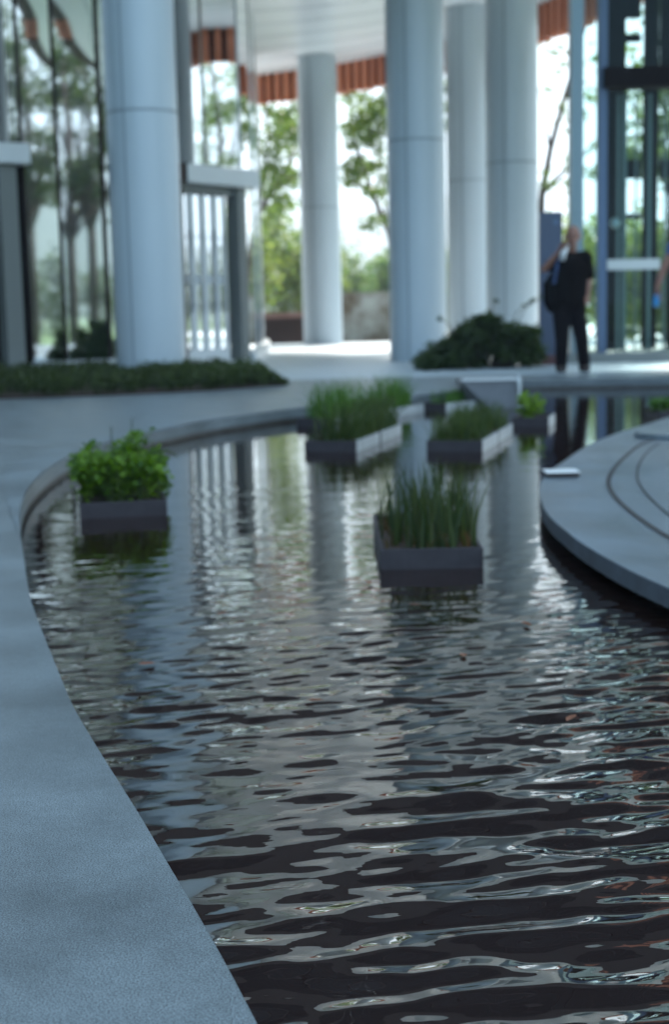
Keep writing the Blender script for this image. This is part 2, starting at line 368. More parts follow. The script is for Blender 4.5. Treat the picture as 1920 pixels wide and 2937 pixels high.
# pond wall below the coping, set back 3 cm
def offset(loop, d):
    n = len(loop); res = []
    s = 1 if area > 0 else -1
    for i in range(n):
        t = (loop[(i+1) % n]-loop[i-1]); t.normalize(); res.append(loop[i]+Vector((t.y, -t.x, 0))*d*s)
    return res
pw = offset(pond, 0.012); n_ = len(pw)
wall = MB().add([(p.x,p.y,-0.068) for p in pw]+[(p.x,p.y,-0.40) for p in pw], [(i,(i+1)%n_,(i+1)%n_+n_,i+n_) for i in range(n_)]).build('pond_wall', M['wet_wall']); tag(wall, kind='structure')
# paler coping strip along the far rim
c0 = [gp(x, y) for x, y in rim_px[:15]]; c0 = smooth_curve(c0, 6)
inn = []; outt = []
for i, p in enumerate(c0):
    t = (c0[min(i+1, len(c0)-1)]-c0[max(i-1, 0)]).normalized(); nrm = Vector((t.y, -t.x, 0)); 
    if nrm.dot(Vector((0.5, 6, 0))-p) > 0: nrm = -nrm
    wdt = 0.20*min(1, (len(c0)-1-i)/26)**1.5
    inn.append(p+nrm*0.004); outt.append(p+nrm*(0.006+wdt))
cm = MB(); k = len(inn)
cm.add([(p.x,p.y,0.004) for p in inn]+[(p.x,p.y,0.004) for p in outt], [(i,i+1,i+1+k,i+k) for i in range(k-1)])
co = cm.build('pond_coping', M['coping']); tag(co, kind='structure')
fl = flat('terrazzo_floor', [(-14,15.6),(14,15.6),(14,FAR-4),(6.2,FAR-4),(4.5,FAR+0.1),(1.6,FAR+1.2),(-14,FAR+1.4)], [], 0.004, M['floor'], 0.07); tag(fl, kind='structure')
pz = MB().add([(-60,FAR+2.2,-0.38),(60,FAR+2.2,-0.38),(60,75,-0.38),(-60,75,-0.38)], [(0,1,2,3)]).build('bounce_ground', M['bounce_ground']); tag(pz, kind='structure')  # unseen pale ground added to bounce sunlight up onto the soffit
def hills():
    vs = []; fs = []; nx = 90
    for j, (Y, hs) in enumerate([(560, 0), (620, 0.55), (700, 1.0), (800, 0.8), (950, 0.0)]):
        for i in range(nx):
            x = -700+1400*i/(nx-1)
            h = 41+7*math.sin(x*0.013+1.2)+5*math.sin(x*0.031)+3*math.sin(x*0.09+j)
            vs.append((x, Y+8*math.sin(x*0.05+j), -1+h*hs))
    for j in range(4):
        for i in range(nx-1): a = j*nx+i; fs.append((a, a+1, a+1+nx, a+nx))
    o = MB().add(vs, fs).build('hills', M['hill'], smooth=True); tag(o, kind='structure')
hills()
def side_hills():
    vs = []; fs = []; ny_ = 70
    for j, (X_, hs) in enumerate([(420, 0), (480, 0.6), (560, 1.0), (680, 0.7), (820, 0.0)]):
        for i in range(ny_):
            y = -700+1260*i/(ny_-1); h = 44+10*math.sin(y*0.011+2.2)+6*math.sin(y*0.029)+3*math.sin(y*0.08+j)
            vs.append((X_+8*math.sin(y*0.05+j), y, -1+h*hs))
    for j in range(4):
        for i in range(ny_-1): a = j*ny_+i; fs.append((a, a+ny_, a+1+ny_, a+1))
    o = MB().add(vs, fs).build('hills', M['hill'], smooth=True); tag(o, kind='structure')
side_hills()
gw = np.random.default_rng(77); cs_ = []; rs_ = []
for i in range(150):
    t_ = gw.random(); r_ = gw.uniform(1.2, 2.4); cs_.append((46+16*math.sin(t_*3)+gw.normal()*3, -70+150*t_, gw.uniform(0.6, 3.4))); rs_.append(r_)
wo = link('wood', leaves_mesh('wood', cs_, rs_, [260]*150, 0.22, 0.9, seed=78), M['treedark']); tag(wo, kind='stuff')

# ------------------------------------------------------------------ water surface with ripples
def water():
    ys = [0.2]
    while ys[-1] < 15.6:
        ys.append(ys[-1] + max(0.0045, 0.0028*ys[-1])*(1 if ys[-1] > 1.0 else 4))
    ys = np.array(ys); nx = 420
    u = np.linspace(-1, 1, nx)
    X = np.empty((len(ys), nx)); Y = np.repeat(ys[:, None], nx, 1)
    for j, y in enumerate(ys):
        x0, x1 = -0.285*y-0.35, 0.27*y+0.35
        x0 = max(x0, -3.3)
        core = np.linspace(x0, x1, nx-12); X[j] = np.concatenate([np.linspace(-3.6, x0, 7)[:-1], core, np.linspace(x1, 7.7, 7)[1:]])
    H = np.zeros_like(X); gg = np.random.default_rng(11)
    sg = 1/(1+np.exp((Y-3.4)/0.7)); sg2 = 1/(1+np.exp((Y-2.3)/0.3))
    # patchy strength
    patch = 1+0.45*np.sin(X*2.1+0.7*Y+1)*np.sin(Y*1.7-0.5*X)+0.25*np.sin(X*5.3-Y*3.1)
    for lam, s_far, s_near, cnt, spread in [(0.45, 0.002, 0.014, 9, 0.8), (0.24, 0.005, 0.032, 14, 0.6), (0.135, 0.004, 0.060, 26, 0.68), (0.078, 0.011, 0.058, 30, 0.5), (0.048, 0.012, 0.014, 26, 0.6)]:
        T = np.zeros_like(X)
        for i in range(cnt):
            l = lam*math.exp(0.22*gg.normal()); k = 2*math.pi/l
            th = math.pi/2 + spread*gg.normal()*0.6 + 0.18
            a = math.sqrt(2/cnt)/k; ph = gg.random()*6.283
            # slow bend of the crests, so that no train runs straight
            bend = 0.22*l*np.sin(X*(1.3+gg.random()*2)+ph)+0.18*l*np.sin(Y*(1.1+gg.random())+2*ph)
            T += a*np.sin(k*(X*math.cos(th)+Y*math.sin(th)+bend)+ph)
        s_mid = {0.135: 0.012, 0.078: 0.028, 0.048: 0.034}.get(lam, 0)
        H += T*(s_far+(s_near-s_far)*sg*(0.75+0.45*sg2)+s_mid*np.exp(-((Y-3.3)/1.0)**2))
    H *= np.clip(patch, 0.3, 2)
    # rings from small disturbances
    for cx, cy, lam, sl, rad in [(-0.55, 3.05, 0.06, 0.022, 0.5), (0.62, 2.75, 0.08, 0.025, 0.5)]:
        r = np.hypot(X-cx, Y-cy); k = 2*math.pi/lam
        H += sl/k*np.sin(k*r)*np.exp(-(r/rad)**2)*(0.3+np.minimum(r*4, 1))*0.8
    V = np.stack([X, Y, WL+H], -1).reshape(-1, 3); ny = len(ys)
    a = (np.arange(ny-1)[:, None]*nx+np.arange(nx-1)[None]).ravel(); Fc = np.stack([a, a+1, a+1+nx, a+nx], 1)
    me = bpy.data.meshes.new('water'); me.vertices.add(len(V)); me.vertices.foreach_set('co', V.ravel())
    me.loops.add(Fc.size); me.loops.foreach_set('vertex_index', Fc.ravel()); me.polygons.add(len(Fc))
    me.polygons.foreach_set('loop_start', np.arange(len(Fc))*4); me.polygons.foreach_set('loop_total', np.full(len(Fc), 4))
    me.polygons.foreach_set('use_smooth', np.ones(len(Fc), bool)); me.update()
    o = link('water', me, M['water']); tag(o, kind='structure')
water()

# ------------------------------------------------------------------ columns
TOPZ = ap(868, 165, 31.0).z
def column(x0, x1, Y, label, seams=(3.05,), vs=True, ztop=None):
    a = ap(x0, 1000, Y); b = ap(x1, 1000, Y); r = abs(b.x-a.x)/2; cx = (a.x+b.x)/2
    c = empty('round_column', (cx, Y, 0)); tag(c, label, 'column', 'round columns under the canopy')
    n = 64; m = MB(); zt = (ztop or TOPZ)-0.003
    ang = [2*math.pi*k/n for k in range(n)]
    zs = [0.0]+[z for s in seams for z in (s-0.012, s+0.012)]+[zt]
    # shaft panels with fine recessed seams between them
    for i in range(0, len(zs), 2):
        z0, z1 = zs[i], zs[i+1]; base = len(m.v)
        m.tube([(0,0,z0),(0,0,z1)], r, n, False)
    m.build('shaft', M['column'], c, smooth=False)
    sm = MB()
    for s in seams: sm.tube([(0,0,s-0.0118),(0,0,s+0.0118)], r-0.008, n, False)
    if seams: sm.build('seam', M['seam'], c, smooth=True)
    if vs:
        v = MB()
        for a0 in (-1.95, 1.2, 4.3):
            p = (math.cos(a0)*(r+0.0008), math.sin(a0)*(r+0.0008)); q = (-math.sin(a0)*0.006, math.cos(a0)*0.006)
            v.add([(p[0]-q[0],p[1]-q[1],0.02),(p[0]+q[0],p[1]+q[1],0.02),(p[0]+q[0],p[1]+q[1],zt-0.02),(p[0]-q[0],p[1]-q[1],zt-0.02)], [(0,1,2,3)])
        v.build('vertical_joint', M['seam'], c)
    for ch in c.children:
        if ch.name.startswith('shaft'):
            me = ch.data
            me.polygons.foreach_set('use_smooth', [abs(p.normal.z) < 0.5 for p in me.polygons])
    return c
column(333, 533, 17.0, 'blue lit column nearest the camera, in front of the mirrored facade and low hedge', (3.05,))
column(872, 984, 31.0, 'slender far column standing alone between the entrance doors and the dark column', (2.9,))
column(1120, 1284, 20.4, 'dark grey shaded column left of the bush, with a bright right rim', (3.05,))
column(1288, 1410, 26.4, 'pale column half hidden between the dark column and the wide pale column', (3.0,))
column(1398, 1545, 22.8, 'wide pale column directly beside the blue grey sign slab', (2.95,))

# ------------------------------------------------------------------ canopy: soffit, terracotta fins, upper storey
def arc(pts, n=10): return smooth_curve([Vector((x, y, 0)) for x, y in pts], n)
farE = arc([(-34, -14), (-34, 12), (-28, 30), (-18, 39.0), (-9, 37.8), (-4.6, 35.4), (-1.66, 33.3), (0.0, 32.15), (1.3, 30.9), (2.6, 29.0), (4.1, 25.7), (5.6, 21.6), (8.5, 18.9), (11.2, 17.6)])
nearE = arc([(-7.5, -14), (-7.2, -4), (-6.9, 4), (-6.5, 10), (-5.6, 13.6), (-3.8, 15.6), (-1.5, 16.6), (1, 16.7), (3.5, 16.2), (6, 15.4), (8.5, 14.9), (10.5, 15.2)])  # unseen left wing past the camera, added to darken columns and deck
can = empty('canopy', (0, 24, 0)); tag(can, 'curved canopy with pale soffit and terracotta fin fascia above the columns', 'canopy')
can.location = (0, 0, 0)
sf = flat('soffit', [(p.x, p.y) for p in farE]+[(p.x, p.y) for p in reversed(nearE)], [], TOPZ+0.25, M['soffit'], 0.25, parent=can)
# panel joints on the soffit
jm = MB()
for i in range(14):
    t = i/14
    a = [farE[j].lerp(nearE[min(len(nearE)-1, int(j*len(nearE)/len(farE)))], t+0.03) for j in range(0, len(farE), 3)]
    for p, q in zip(a, a[1:]): jm.bar(p, q, 0.03, TOPZ-0.004, TOPZ+0.05)
jm.build('panel_joints', M['seam'], can)
def fins(line, z0, z1, name, step=0.25, depth=0.10, backing=True):
    m = MB(); bk = MB(); L_ = 0; i = 0
    for p, q in zip(line, line[1:]):
        if backing: bk.bar(p, q, 0.04, z0+0.02, z1-0.01, 0.0)
    acc = 0
    for p, q in zip(line, line[1:]):
        d = (q-p); ln = d.length; d.normalize(); nrm = Vector((-d.y, d.x, 0)); s = acc
        while s < ln:
            c = p+d*s; wv = 0.050+0.012*((i*7) % 3); i += 1
            for sd in (1, -1):
                cc = c+nrm*sd*(0.02+depth/2+0.003)
                m.bar(cc-d*wv, cc+d*wv, depth, z0+0.01*((i*5) % 3), z1-0.004)
            s += step
        acc = s-ln
    m.build(name, M['terra'], can)
    if backing: bk.build('fascia_backing', M['terra_dark'], can)
fins([p+Vector((0, 0.12, 0)) for p in farE], TOPZ-0.62, TOPZ+1.2, 'louvre_band')
nr = [p-Vector((0, 0.14, 0)) for p in nearE]
fins([p for p in nr if 3.6 < p.x < 5.7], TOPZ-0.02, TOPZ+1.3, 'louvre_band')
nb = MB()
for p, q in zip(nr, nr[1:]):
    if 3.6 < p.x < 5.5: nb.bar(p, q, 0.2, TOPZ+1.301, TOPZ+2.405)
nb.build('fascia', M['bronze'], can)
for lo, hi in ((-20, 3.6), (5.5, 20)):
    nb = MB()
    for p, q in zip(nr, nr[1:]):
        if lo < p.x <= hi: nb.bar(p, q, 0.2, TOPZ-0.02, TOPZ+2.405)
    nb.build('fascia', M['bronze'], can)
# upper storeys: unseen dark facade above the fins, made taller to block sky reflections
us = MB(); sp = MB(); ml = MB()
mainE = [p for p in nearE if p.y > 13.8]
for p, q in zip(mainE, mainE[1:]): us.bar(p, q, 0.3, TOPZ+2.41, TOPZ+26, 0.25)
for z in (TOPZ+2.42, TOPZ+7, TOPZ+11.5, TOPZ+16.01, TOPZ+20.5, TOPZ+26.01):
    sp = MB()
    for p, q in zip(mainE, mainE[1:]): sp.bar(p, q, 0.5, z, z+0.22, 0.2)
    sp.build('storey_band', M['bronze'], can)
for p in mainE[::2]: ml.box(p.x-0.04, p.x+0.04, p.y-0.02, p.y+0.08, TOPZ+2.65, TOPZ+26)
us.build('upper_facade', M['facade'], can); ml.build('mullion', M['mullion'], can)
rf = flat('roof', [(p.x, p.y) for p in farE]+[(p.x, p.y) for p in reversed(nearE)], [], TOPZ+1.6, M['greypost'], 0.2, parent=can)

# ------------------------------------------------------------------ left glass building
Fl = [Vector(p+(0,)) for p in [(-16, 2.0), (-14, 7.5), (-11.5, 11.5), (-8.9, 14.6), (-7.3, 15.9), (-5.85, 16.95)]]
Fp = [Vector(p+(0,)) for p in [(-3.88, 18.50), (-3.50, 18.85), (-2.98, 19.25), (-2.22, 19.95)]]
ga = Fp[-1]; gb = Vector((-1.262, 21.20, 0))                       # entrance portal stands between these
Gp = [gb] + [Vector(p+(0,)) for p in [(-1.205, 22.4), (-1.21, 23.7), (-1.235, 25.0), (-1.275, 26.4), (-1.33, 27.8), (-1.395, 29.2), (-1.47, 30.5)]]
bl = empty('glass_building', (0, 0, 0)); tag(bl, 'curved glass building with mirrored panes and dark mullions behind the nearest column', 'building')
def glazing(pts, z0, z1, tilt=0.007, mm='mullion', sub=1):
    if sub > 1: pts = [p.lerp(q, k/sub) for p, q in zip(pts, pts[1:]) for k in range(sub)]+[pts[-1]]
    for i, (p, q) in enumerate(zip(pts, pts[1:])):
        d = (q-p).normalized(); nrm = Vector((d.y, -d.x, 0))
        o1 = nrm*tilt*(1 if i % 2 else -1)
        m = MB(); a, b = p+d*0.03+o1, q-d*0.03-o1
        m.bar(a, b, 0.02, z0, z1); m.build('window', M['mirror'] if mm == 'mullion' else M['mirror_clear'], bl)
        k = MB(); hw_ = 0.028 if mm == 'mullion' else 0.014; k.bar(p-d*hw_, p+d*hw_, 0.04, z0, z1, 0.0); k.build('mullion', M[mm], bl)
glazing(Fl, 0.16, TOPZ-0.004); glazing(Fp, 0.16, TOPZ-0.004); glazing(Gp, 0.16, TOPZ-0.004, 0.009, 'steel')
glazing([ga, gb], 2.82, TOPZ-0.004, 0.008, 'greypost', 2); glazing([Fl[-1], Fp[0]], 2.94, TOPZ-0.004)
e = Gp[-1]; MB().box(e.x-0.09, e.x+0.05, e.y+0.04, e.y+0.2, 0, TOPZ-0.004).build('end_post', M['pale'], bl)
for pts in (Fl, Fp, Gp):
    c = MB()
    for p, q in zip(pts, pts[1:]): c.bar(p, q, 0.30, 0.0, 0.157)
    c.build('sill_kerb', M['pale'], bl)
cr = MB()                                                        # solid dark core behind the panes
inner = [p+Vector((-0.8, 0.5, 0)) for p in Fl+Fp+Gp]
for p, q in zip(inner, inner[1:]): cr.bar(p, q, 0.1, 0, TOPZ-0.01)
cr.build('inner_wall', M['black'], bl)

# entrance portals
def portal(a, b, label, leaves=4, ztop=2.72, jw_=0.30):
    """a: near jamb, b: far jamb, plan points"""
    a = Vector(a); b = Vector(b); d = (b-a); W = d.length; d.normalize(); ang = math.atan2(d.y, d.x)
    o = empty('entrance_portal', (a.x, a.y, 0), ang); tag(o, label, 'entrance')
    # local x runs along the opening, local -y faces the forecourt
    MB().box(0.10, W+0.30, -0.20, 0.10, ztop-0.25, ztop).build('canopy_box', M['pale'], o, bevel=0.01)
    MB().box(-0.14, 0.098, -0.18, 0.10, ztop-0.25, ztop-0.002).build('header', M['bronze'], o)
    MB().box(-0.12, 0.09, -0.10, 0.12, 0, ztop-0.252).build('jamb', M['bronze'], o)
    MB().box(W-jw_, W+(0.06 if jw_ > 0.12 else 0.14), -0.10, 0.12, 0, ztop-0.252).build('jamb', M['greypost'], o)
    MB().box(0.092, W-jw_-0.002, -0.02, 0.05, ztop-0.38, ztop-0.252).build('transom', M['greypost'], o)
    MB().box(0.0, W, -0.36, 0.3, 0.004, 0.05).build('threshold', M['pale'], o)
    wd = (W-0.40)/leaves
    for i in range(leaves):
        x0 = 0.095+i*wd; f = MB()
        f.box(x0, x0+0.07, -0.01, 0.03, 0.06, ztop-0.39); f.box(x0+wd-0.07, x0+wd-0.004, -0.01, 0.03, 0.06, ztop-0.39)
        f.box(x0+0.071, x0+wd-0.071, -0.01, 0.03, 0.06, 0.22); f.box(x0+0.071, x0+wd-0.071, -0.03, 0.04, 1.14, 1.28)
        dr = f.build('door', M['pale'], o)
        MB().box(x0+0.071, x0+wd-0.071, 0.006, 0.014, 0.23, ztop-0.40).build('pane', M['mirror_clear'], dr)
        h = MB(); hx = x0+(wd-0.12 if i % 2 == 0 else 0.12)
        h.tube([(hx, -0.07, 0.75), (hx, -0.07, 1.9)], 0.016, 8); h.tube([(hx, -0.07, 0.85), (hx, 0.0, 0.85)], 0.01, 6); h.tube([(hx, -0.07, 1.8), (hx, 0.0, 1.8)], 0.01, 6)
        h.build('handle', M['steel'], dr, smooth=True)
    return o
portal((-2.12, 19.93, 0), (-1.31, 21.13, 0), 'glazed entrance with four pale framed doors and white canopy box beside the nearest column', ztop=2.78, jw_=0.125)
pl = portal((-5.72, 17.02, 0), (-4.08, 18.28, 0), 'entrance with white canopy box cut by the edge of the photo, left of mirrored panes', 3, 2.90, 0.10)

# ------------------------------------------------------------------ right glass building with revolving entrance
rbd = empty('glass_lobby', (0, 0, 0)); tag(rbd, 'glass lobby with dark framed doors and see-through panes behind the standing man', 'building')
YB = 18.3
def rx(x, Y=YB): return ap(x, 1000, Y).x
zk = ap(1750, 1012, YB).z; zbot = 0.0
# plinth
MB().box(rx(1618), 9.0, YB-0.12, YB+3.4, 0, zk).build('plinth', M['greypost'], rbd)
rbd_h = TOPZ-0.01
def post(x0, x1, m, Y=YB, dz=0.0, top=None, dp=0.12, name='post', z0=None):
    return MB().box(rx(x0, Y), rx(x1, Y), Y, Y+dp, (zk+0.002 if z0 is None else z0), top or rbd_h).build(name, m, rbd)
post(1640, 1674, M['tealpost'], dp=0.25)
post(1718, 1741, M['bluepost'], dp=0.2)
for x0, x1, z0, z1 in [(1675, 1717, zk+0.003, rbd_h-0.003), (1742, 2050, zk+0.003, 3.40), (1742, 2050, 3.66, rbd_h-0.003)]:
    MB().box(rx(x0), rx(x1), YB+0.05, YB+0.07, z0, z1).build('window', M['glass'], rbd)
MB().box(rx(1727), rx(2060), YB-0.14, YB+0.22, 3.41, 3.65).build('transom', M['black'], rbd)
# dark inner lining and lift shaft with openings
Yi = YB+1.3
def panel(x0, x1, y0, y1, m=M['black'], Y=Yi, name='inner_panel', t=0.06):
    a = ap(x0, y1, Y); b = ap(x1, y0, Y); MB().box(a.x, b.x, Y, Y+t, max(a.z, zk), b.z).build(name, m, rbd)
panel(1722, 1799, -120, 1015)
for y0, y1 in ((-120, 52), (96, 120), (205, 240), (457, 512), (612, 628)): panel(1799.5, 1842, y0, y1)
panel(1842.5, 1895, -120, 1015)
panel(1895.5, 2000, -120, 190); panel(1895.5, 2000, 457, 512)
panel(1914, 2030, 512, 1015)
# push rail and door stiles in front
MB().box(rx(1742), rx(1892), YB-0.02, YB+0.02, 1.17, 1.30).build('door_rail', M['steel'], rbd)
for x0, x1 in ((1770, 1777), (1786, 1796), (1822, 1825), (1858, 1866), (1904, 1908)):
    MB().box(rx(x0, YB+0.3), rx(x1, YB+0.3), YB+0.3, YB+0.36, zk+0.003, 3.38).build('door_stile', M['greypost'], rbd)
MB().ball((rx(1777), YB+0.28, ap(1777, 636, YB).z), 0.07, 12, 8).build('door_closer', M['steel'], rbd, True)

# sign slab
sx0 = rx(1548, 17.9); sx1 = rx(1613, 17.9)
s = empty('sign_slab', ((sx0+sx1)/2, 17.9, 0)); tag(s, 'upright blue grey sign slab on red brown foot behind the man', 'sign')
hw = (sx1-sx0)/2
MB().box(-hw, hw, -0.05, 0.07, 0.125, ap(1580, 608, 17.9).z).build('panel', M['slab'], s, bevel=0.006)
MB().box(-hw-0.02, hw+0.02, -0.09, 0.11, 0.0, 0.124).build('base', M['slabbase'], s)
lg = MB().ball((0.06, -0.052, ap(1595, 638, 17.9).z), 0.035, 14, 8, (1, 0.08, 1)); lg.build('emblem', M['bluepost'], s, True)

# ------------------------------------------------------------------ beyond the canopy
bw = empty('rust_wall', (-1.0, 35.2, 0)); tag(bw, 'low rust brown wall with pinkish cap left of the slender far column', 'wall')
MB().box(-3.2, 1.4, -0.2, 0.2, -0.4, 0.56).build('wall', M['brownwall'], bw)
MB().box(-3.25, 1.45, -0.4, 0.4, 0.562, 0.70).build('cap', M['browntop'], bw)
cw = empty('concrete_wall', (0.95, 33.6, 0)); tag(cw, 'rain stained pale concrete wall between the slender column and the dark column', 'wall')
MB().box(-0.95, 0.98, -0.15, 0.15, -0.4, 1.12).build('wall', M['conc'], cw, bevel=0.01)
MB().box(0.62, 1.15, -0.30, -0.152, -0.4, 0.95).build('pilaster', M['brownwall'], cw)

def bush(name, label, cat, cx, cy, z0, rx_, ry_, rz_, m, leaf, count, seed, group=None, cl=9):
    g_ = np.random.default_rng(seed)
    o = empty(name, (cx, cy, 0)); tag(o, label, cat, group)
    cs = [(g_.uniform(-0.6, 0.6)*rx_, g_.uniform(-0.6, 0.6)*ry_, z0+rz_*g_.uniform(0.25, 0.85)) for _ in range(cl)]
    cs += [(0, 0, z0+rz_*0.5)]
    rs = [min(rx_, ry_, rz_)*g_.uniform(0.35, 0.6) for _ in range(cl)]+[min(rx_, ry_, rz_)*0.6]
    tot = sum(r**2 for r in rs)
    me = leaves_mesh('foliage', cs, rs, [int(count*r**2/tot)+5 for r in rs], leaf, 0.9, seed=seed)
    link('foliage', me, m, o)
    st = MB()
    for c_ in cs: st.tube([(0, 0, z0-0.05), (c_[0]*0.6, c_[1]*0.6, (z0+c_[2])/2), c_], [leaf*0.25, leaf*0.2, leaf*0.1], 5)
    st.build('stems', M['bark'], o)
    return o
# bushes beyond
bi = 0
for (cx, cy, w_, h_, m_, lab) in [
    (-3.4, 46, 2.0, 3.2, 'bush', 'yellow green bush seen beside the end post of the glass building'),
    (-1.5, 49, 2.2, 3.6, 'bush', 'sunlit yellow green bush left of the slender far column'),
    (0.9, 52, 1.9, 2.5, 'bushb', 'cool green bush right of the slender far column, above the concrete wall'),
    (2.7, 47, 1.6, 2.6, 'bushb', 'blue green bush over the stained end of the concrete wall'),
    (4.6, 50, 2.0, 3.0, 'bush', 'bush hidden behind the row of columns'),
    (7.3, 42, 2.2, 2.6, 'bush', 'yellow green bush seen past the head of the man'),
    (9.0, 38, 2.2, 2.4, 'bush', 'bright green bush seen through the narrow lobby pane'),
    (12.2, 44, 2.4, 2.8, 'bushb', 'pale green bush seen through the wide lobby pane'),
    (-6.2, 52, 2.4, 3.6, 'bush', 'bush seen behind the glass building')]:
    bush('bush', lab, 'bush', cx, cy, -0.4, w_, w_, h_*1.28, M[m_], 0.10, 9000, 30+bi, 'bushes beyond the canopy', 12); bi += 1

def tree(label, base, trunk, limbs, clumps, leaf, m, seed, r0=0.16, dens=60, group='trees beyond the canopy'):
    """trunk: list of points; limbs: list of point lists; clumps: (x,y,z,r)"""
    o = empty('tree', base); tag(o, label, 'tree', group); B = Vector(base)
    t = MB(); n = len(trunk)
    t.tube([Vector(p)-B for p in trunk], [r0*(1-0.7*i/(n-1)) for i in range(n)], 10)
    for l in limbs: t.tube([Vector(p)-B for p in l], [r0*0.38*(1-0.75*i/(len(l)-1)) for i in range(len(l))], 6)
    t.build('trunk', M['bark'], o, True)
    cs = [(c[0]-B.x, c[1]-B.y, c[2]-B.z) for c in clumps]; rs = [c[3] for c in clumps]
    me = leaves_mesh('crown', cs, rs, [int(dens*(r/0.5)**2)+6 for r in rs], leaf, 0.6, seed=seed); link('crown', me, m, o)
    return o
def P3(x, y, Y): return ap(x, y, Y)
def crown_px(rects, Y, dY, n, rmin, rmax, seed):
    """clumps inside photo regions at their real distance, spread in depth"""
    g_ = np.random.default_rng(seed); out_ = []
    for (x0, x1, y0, y1, k) in rects:
        for _ in range(k):
            yy = Y+g_.uniform(-dY, dY); p = ap(g_.uniform(x0, x1), g_.uniform(y0, y1), yy); out_.append((p.x, p.y, p.z, g_.uniform(rmin, rmax)))
    return out_
# tree left of the slender column
Y1 = 40
cl1 = crown_px([(760, 880, 250, 420, 16), (745, 880, 400, 560, 10), (750, 820, 480, 640, 5), (620, 800, 200, 420, 10), (700, 860, 90, 240, 8), (640, 900, -150, 90, 14)], Y1, 1.8, 0, 0.28, 0.62, 3)
tree('leafy tree arching between the glass building and the slender column', (P3(700, 980, Y1).x, Y1, -0.4),
     [(P3(700, 980, Y1).x, Y1, -0.4), P3(712, 760, Y1), P3(742, 610, Y1), P3(800, 520, Y1), P3(850, 430, Y1)],
     [[P3(742, 610, Y1), P3(770, 420, Y1+.5), P3(760, 250, Y1+.8), P3(700, 60, Y1)], [P3(800, 520, Y1), P3(870, 500, Y1-.6)], [P3(712, 760, Y1), P3(660, 500, Y1+1), P3(620, 300, Y1+1)]],
     cl1, 0.085, M['tree'], 5, 0.13, 95)
# tree between the columns
Y2 = 38
cl2 = crown_px([(985, 1125, 320, 440, 15), (1000, 1130, 440, 560, 10), (990, 1130, 225, 330, 8), (1040, 1120, 580, 650, 3), (1100, 1300, 200, 420, 12), (1000, 1250, 0, 200, 12), (1080, 1330, -200, 60, 10)], Y2, 1.6, 0, 0.22, 0.5, 8)
tree('leaning leafy tree between the slender column and the dark column', (P3(1165, 990, Y2).x, Y2, -0.4),
     [(P3(1165, 990, Y2).x, Y2, -0.4), P3(1145, 800, Y2), P3(1118, 670, Y2), P3(1070, 560, Y2), P3(1030, 440, Y2), P3(1000, 350, Y2)],
     [[P3(1118, 670, Y2), P3(1090, 500, Y2+.5), P3(1100, 380, Y2+.5)], [P3(1070, 560, Y2), P3(1010, 520, Y2-.5), P3(985, 500, Y2)], [P3(1145, 800, Y2), P3(1210, 500, Y2+1), P3(1200, 200, Y2+1)]],
     cl2, 0.085, M['tree'], 9, 0.11, 125)
# slim tree seen right of the wide column
Y3 = 29
cl3 = crown_px([(1550, 1640, 450, 560, 8), (1560, 1640, 120, 240, 4), (1630, 1720, 180, 520, 10), (1545, 1600, 250, 300, 2), (1600, 1640, 300, 400, 3), (1650, 1850, -60, 250, 14), (1780, 1960, 250, 520, 12)], Y3, 1.2, 0, 0.13, 0.30, 12)
tree('slim leaning tree with sparse leaves above the sign slab', (P3(1548, 990, Y3).x, Y3, -0.4),
     [(P3(1548, 990, Y3).x, Y3, -0.4), P3(1550, 700, Y3), P3(1556, 560, Y3), P3(1580, 430, Y3), P3(1612, 310, Y3), P3(1650, 180, Y3), P3(1690, 40, Y3)],
     [[P3(1556, 560, Y3), P3(1600, 500, Y3+.4), P3(1640, 470, Y3)], [P3(1580, 430, Y3), P3(1560, 330, Y3+.4), P3(1548, 260, Y3)], [P3(1612, 310, Y3), P3(1640, 250, Y3-.4), P3(1700, 230, Y3)], [P3(1650, 180, Y3), P3(1600, 120, Y3)],
      [P3(1556, 560, Y3), P3(1700, 420, Y3+.6), P3(1850, 380, Y3+.6)]],
     cl3, 0.055, M['tree'], 13, 0.09, 80)
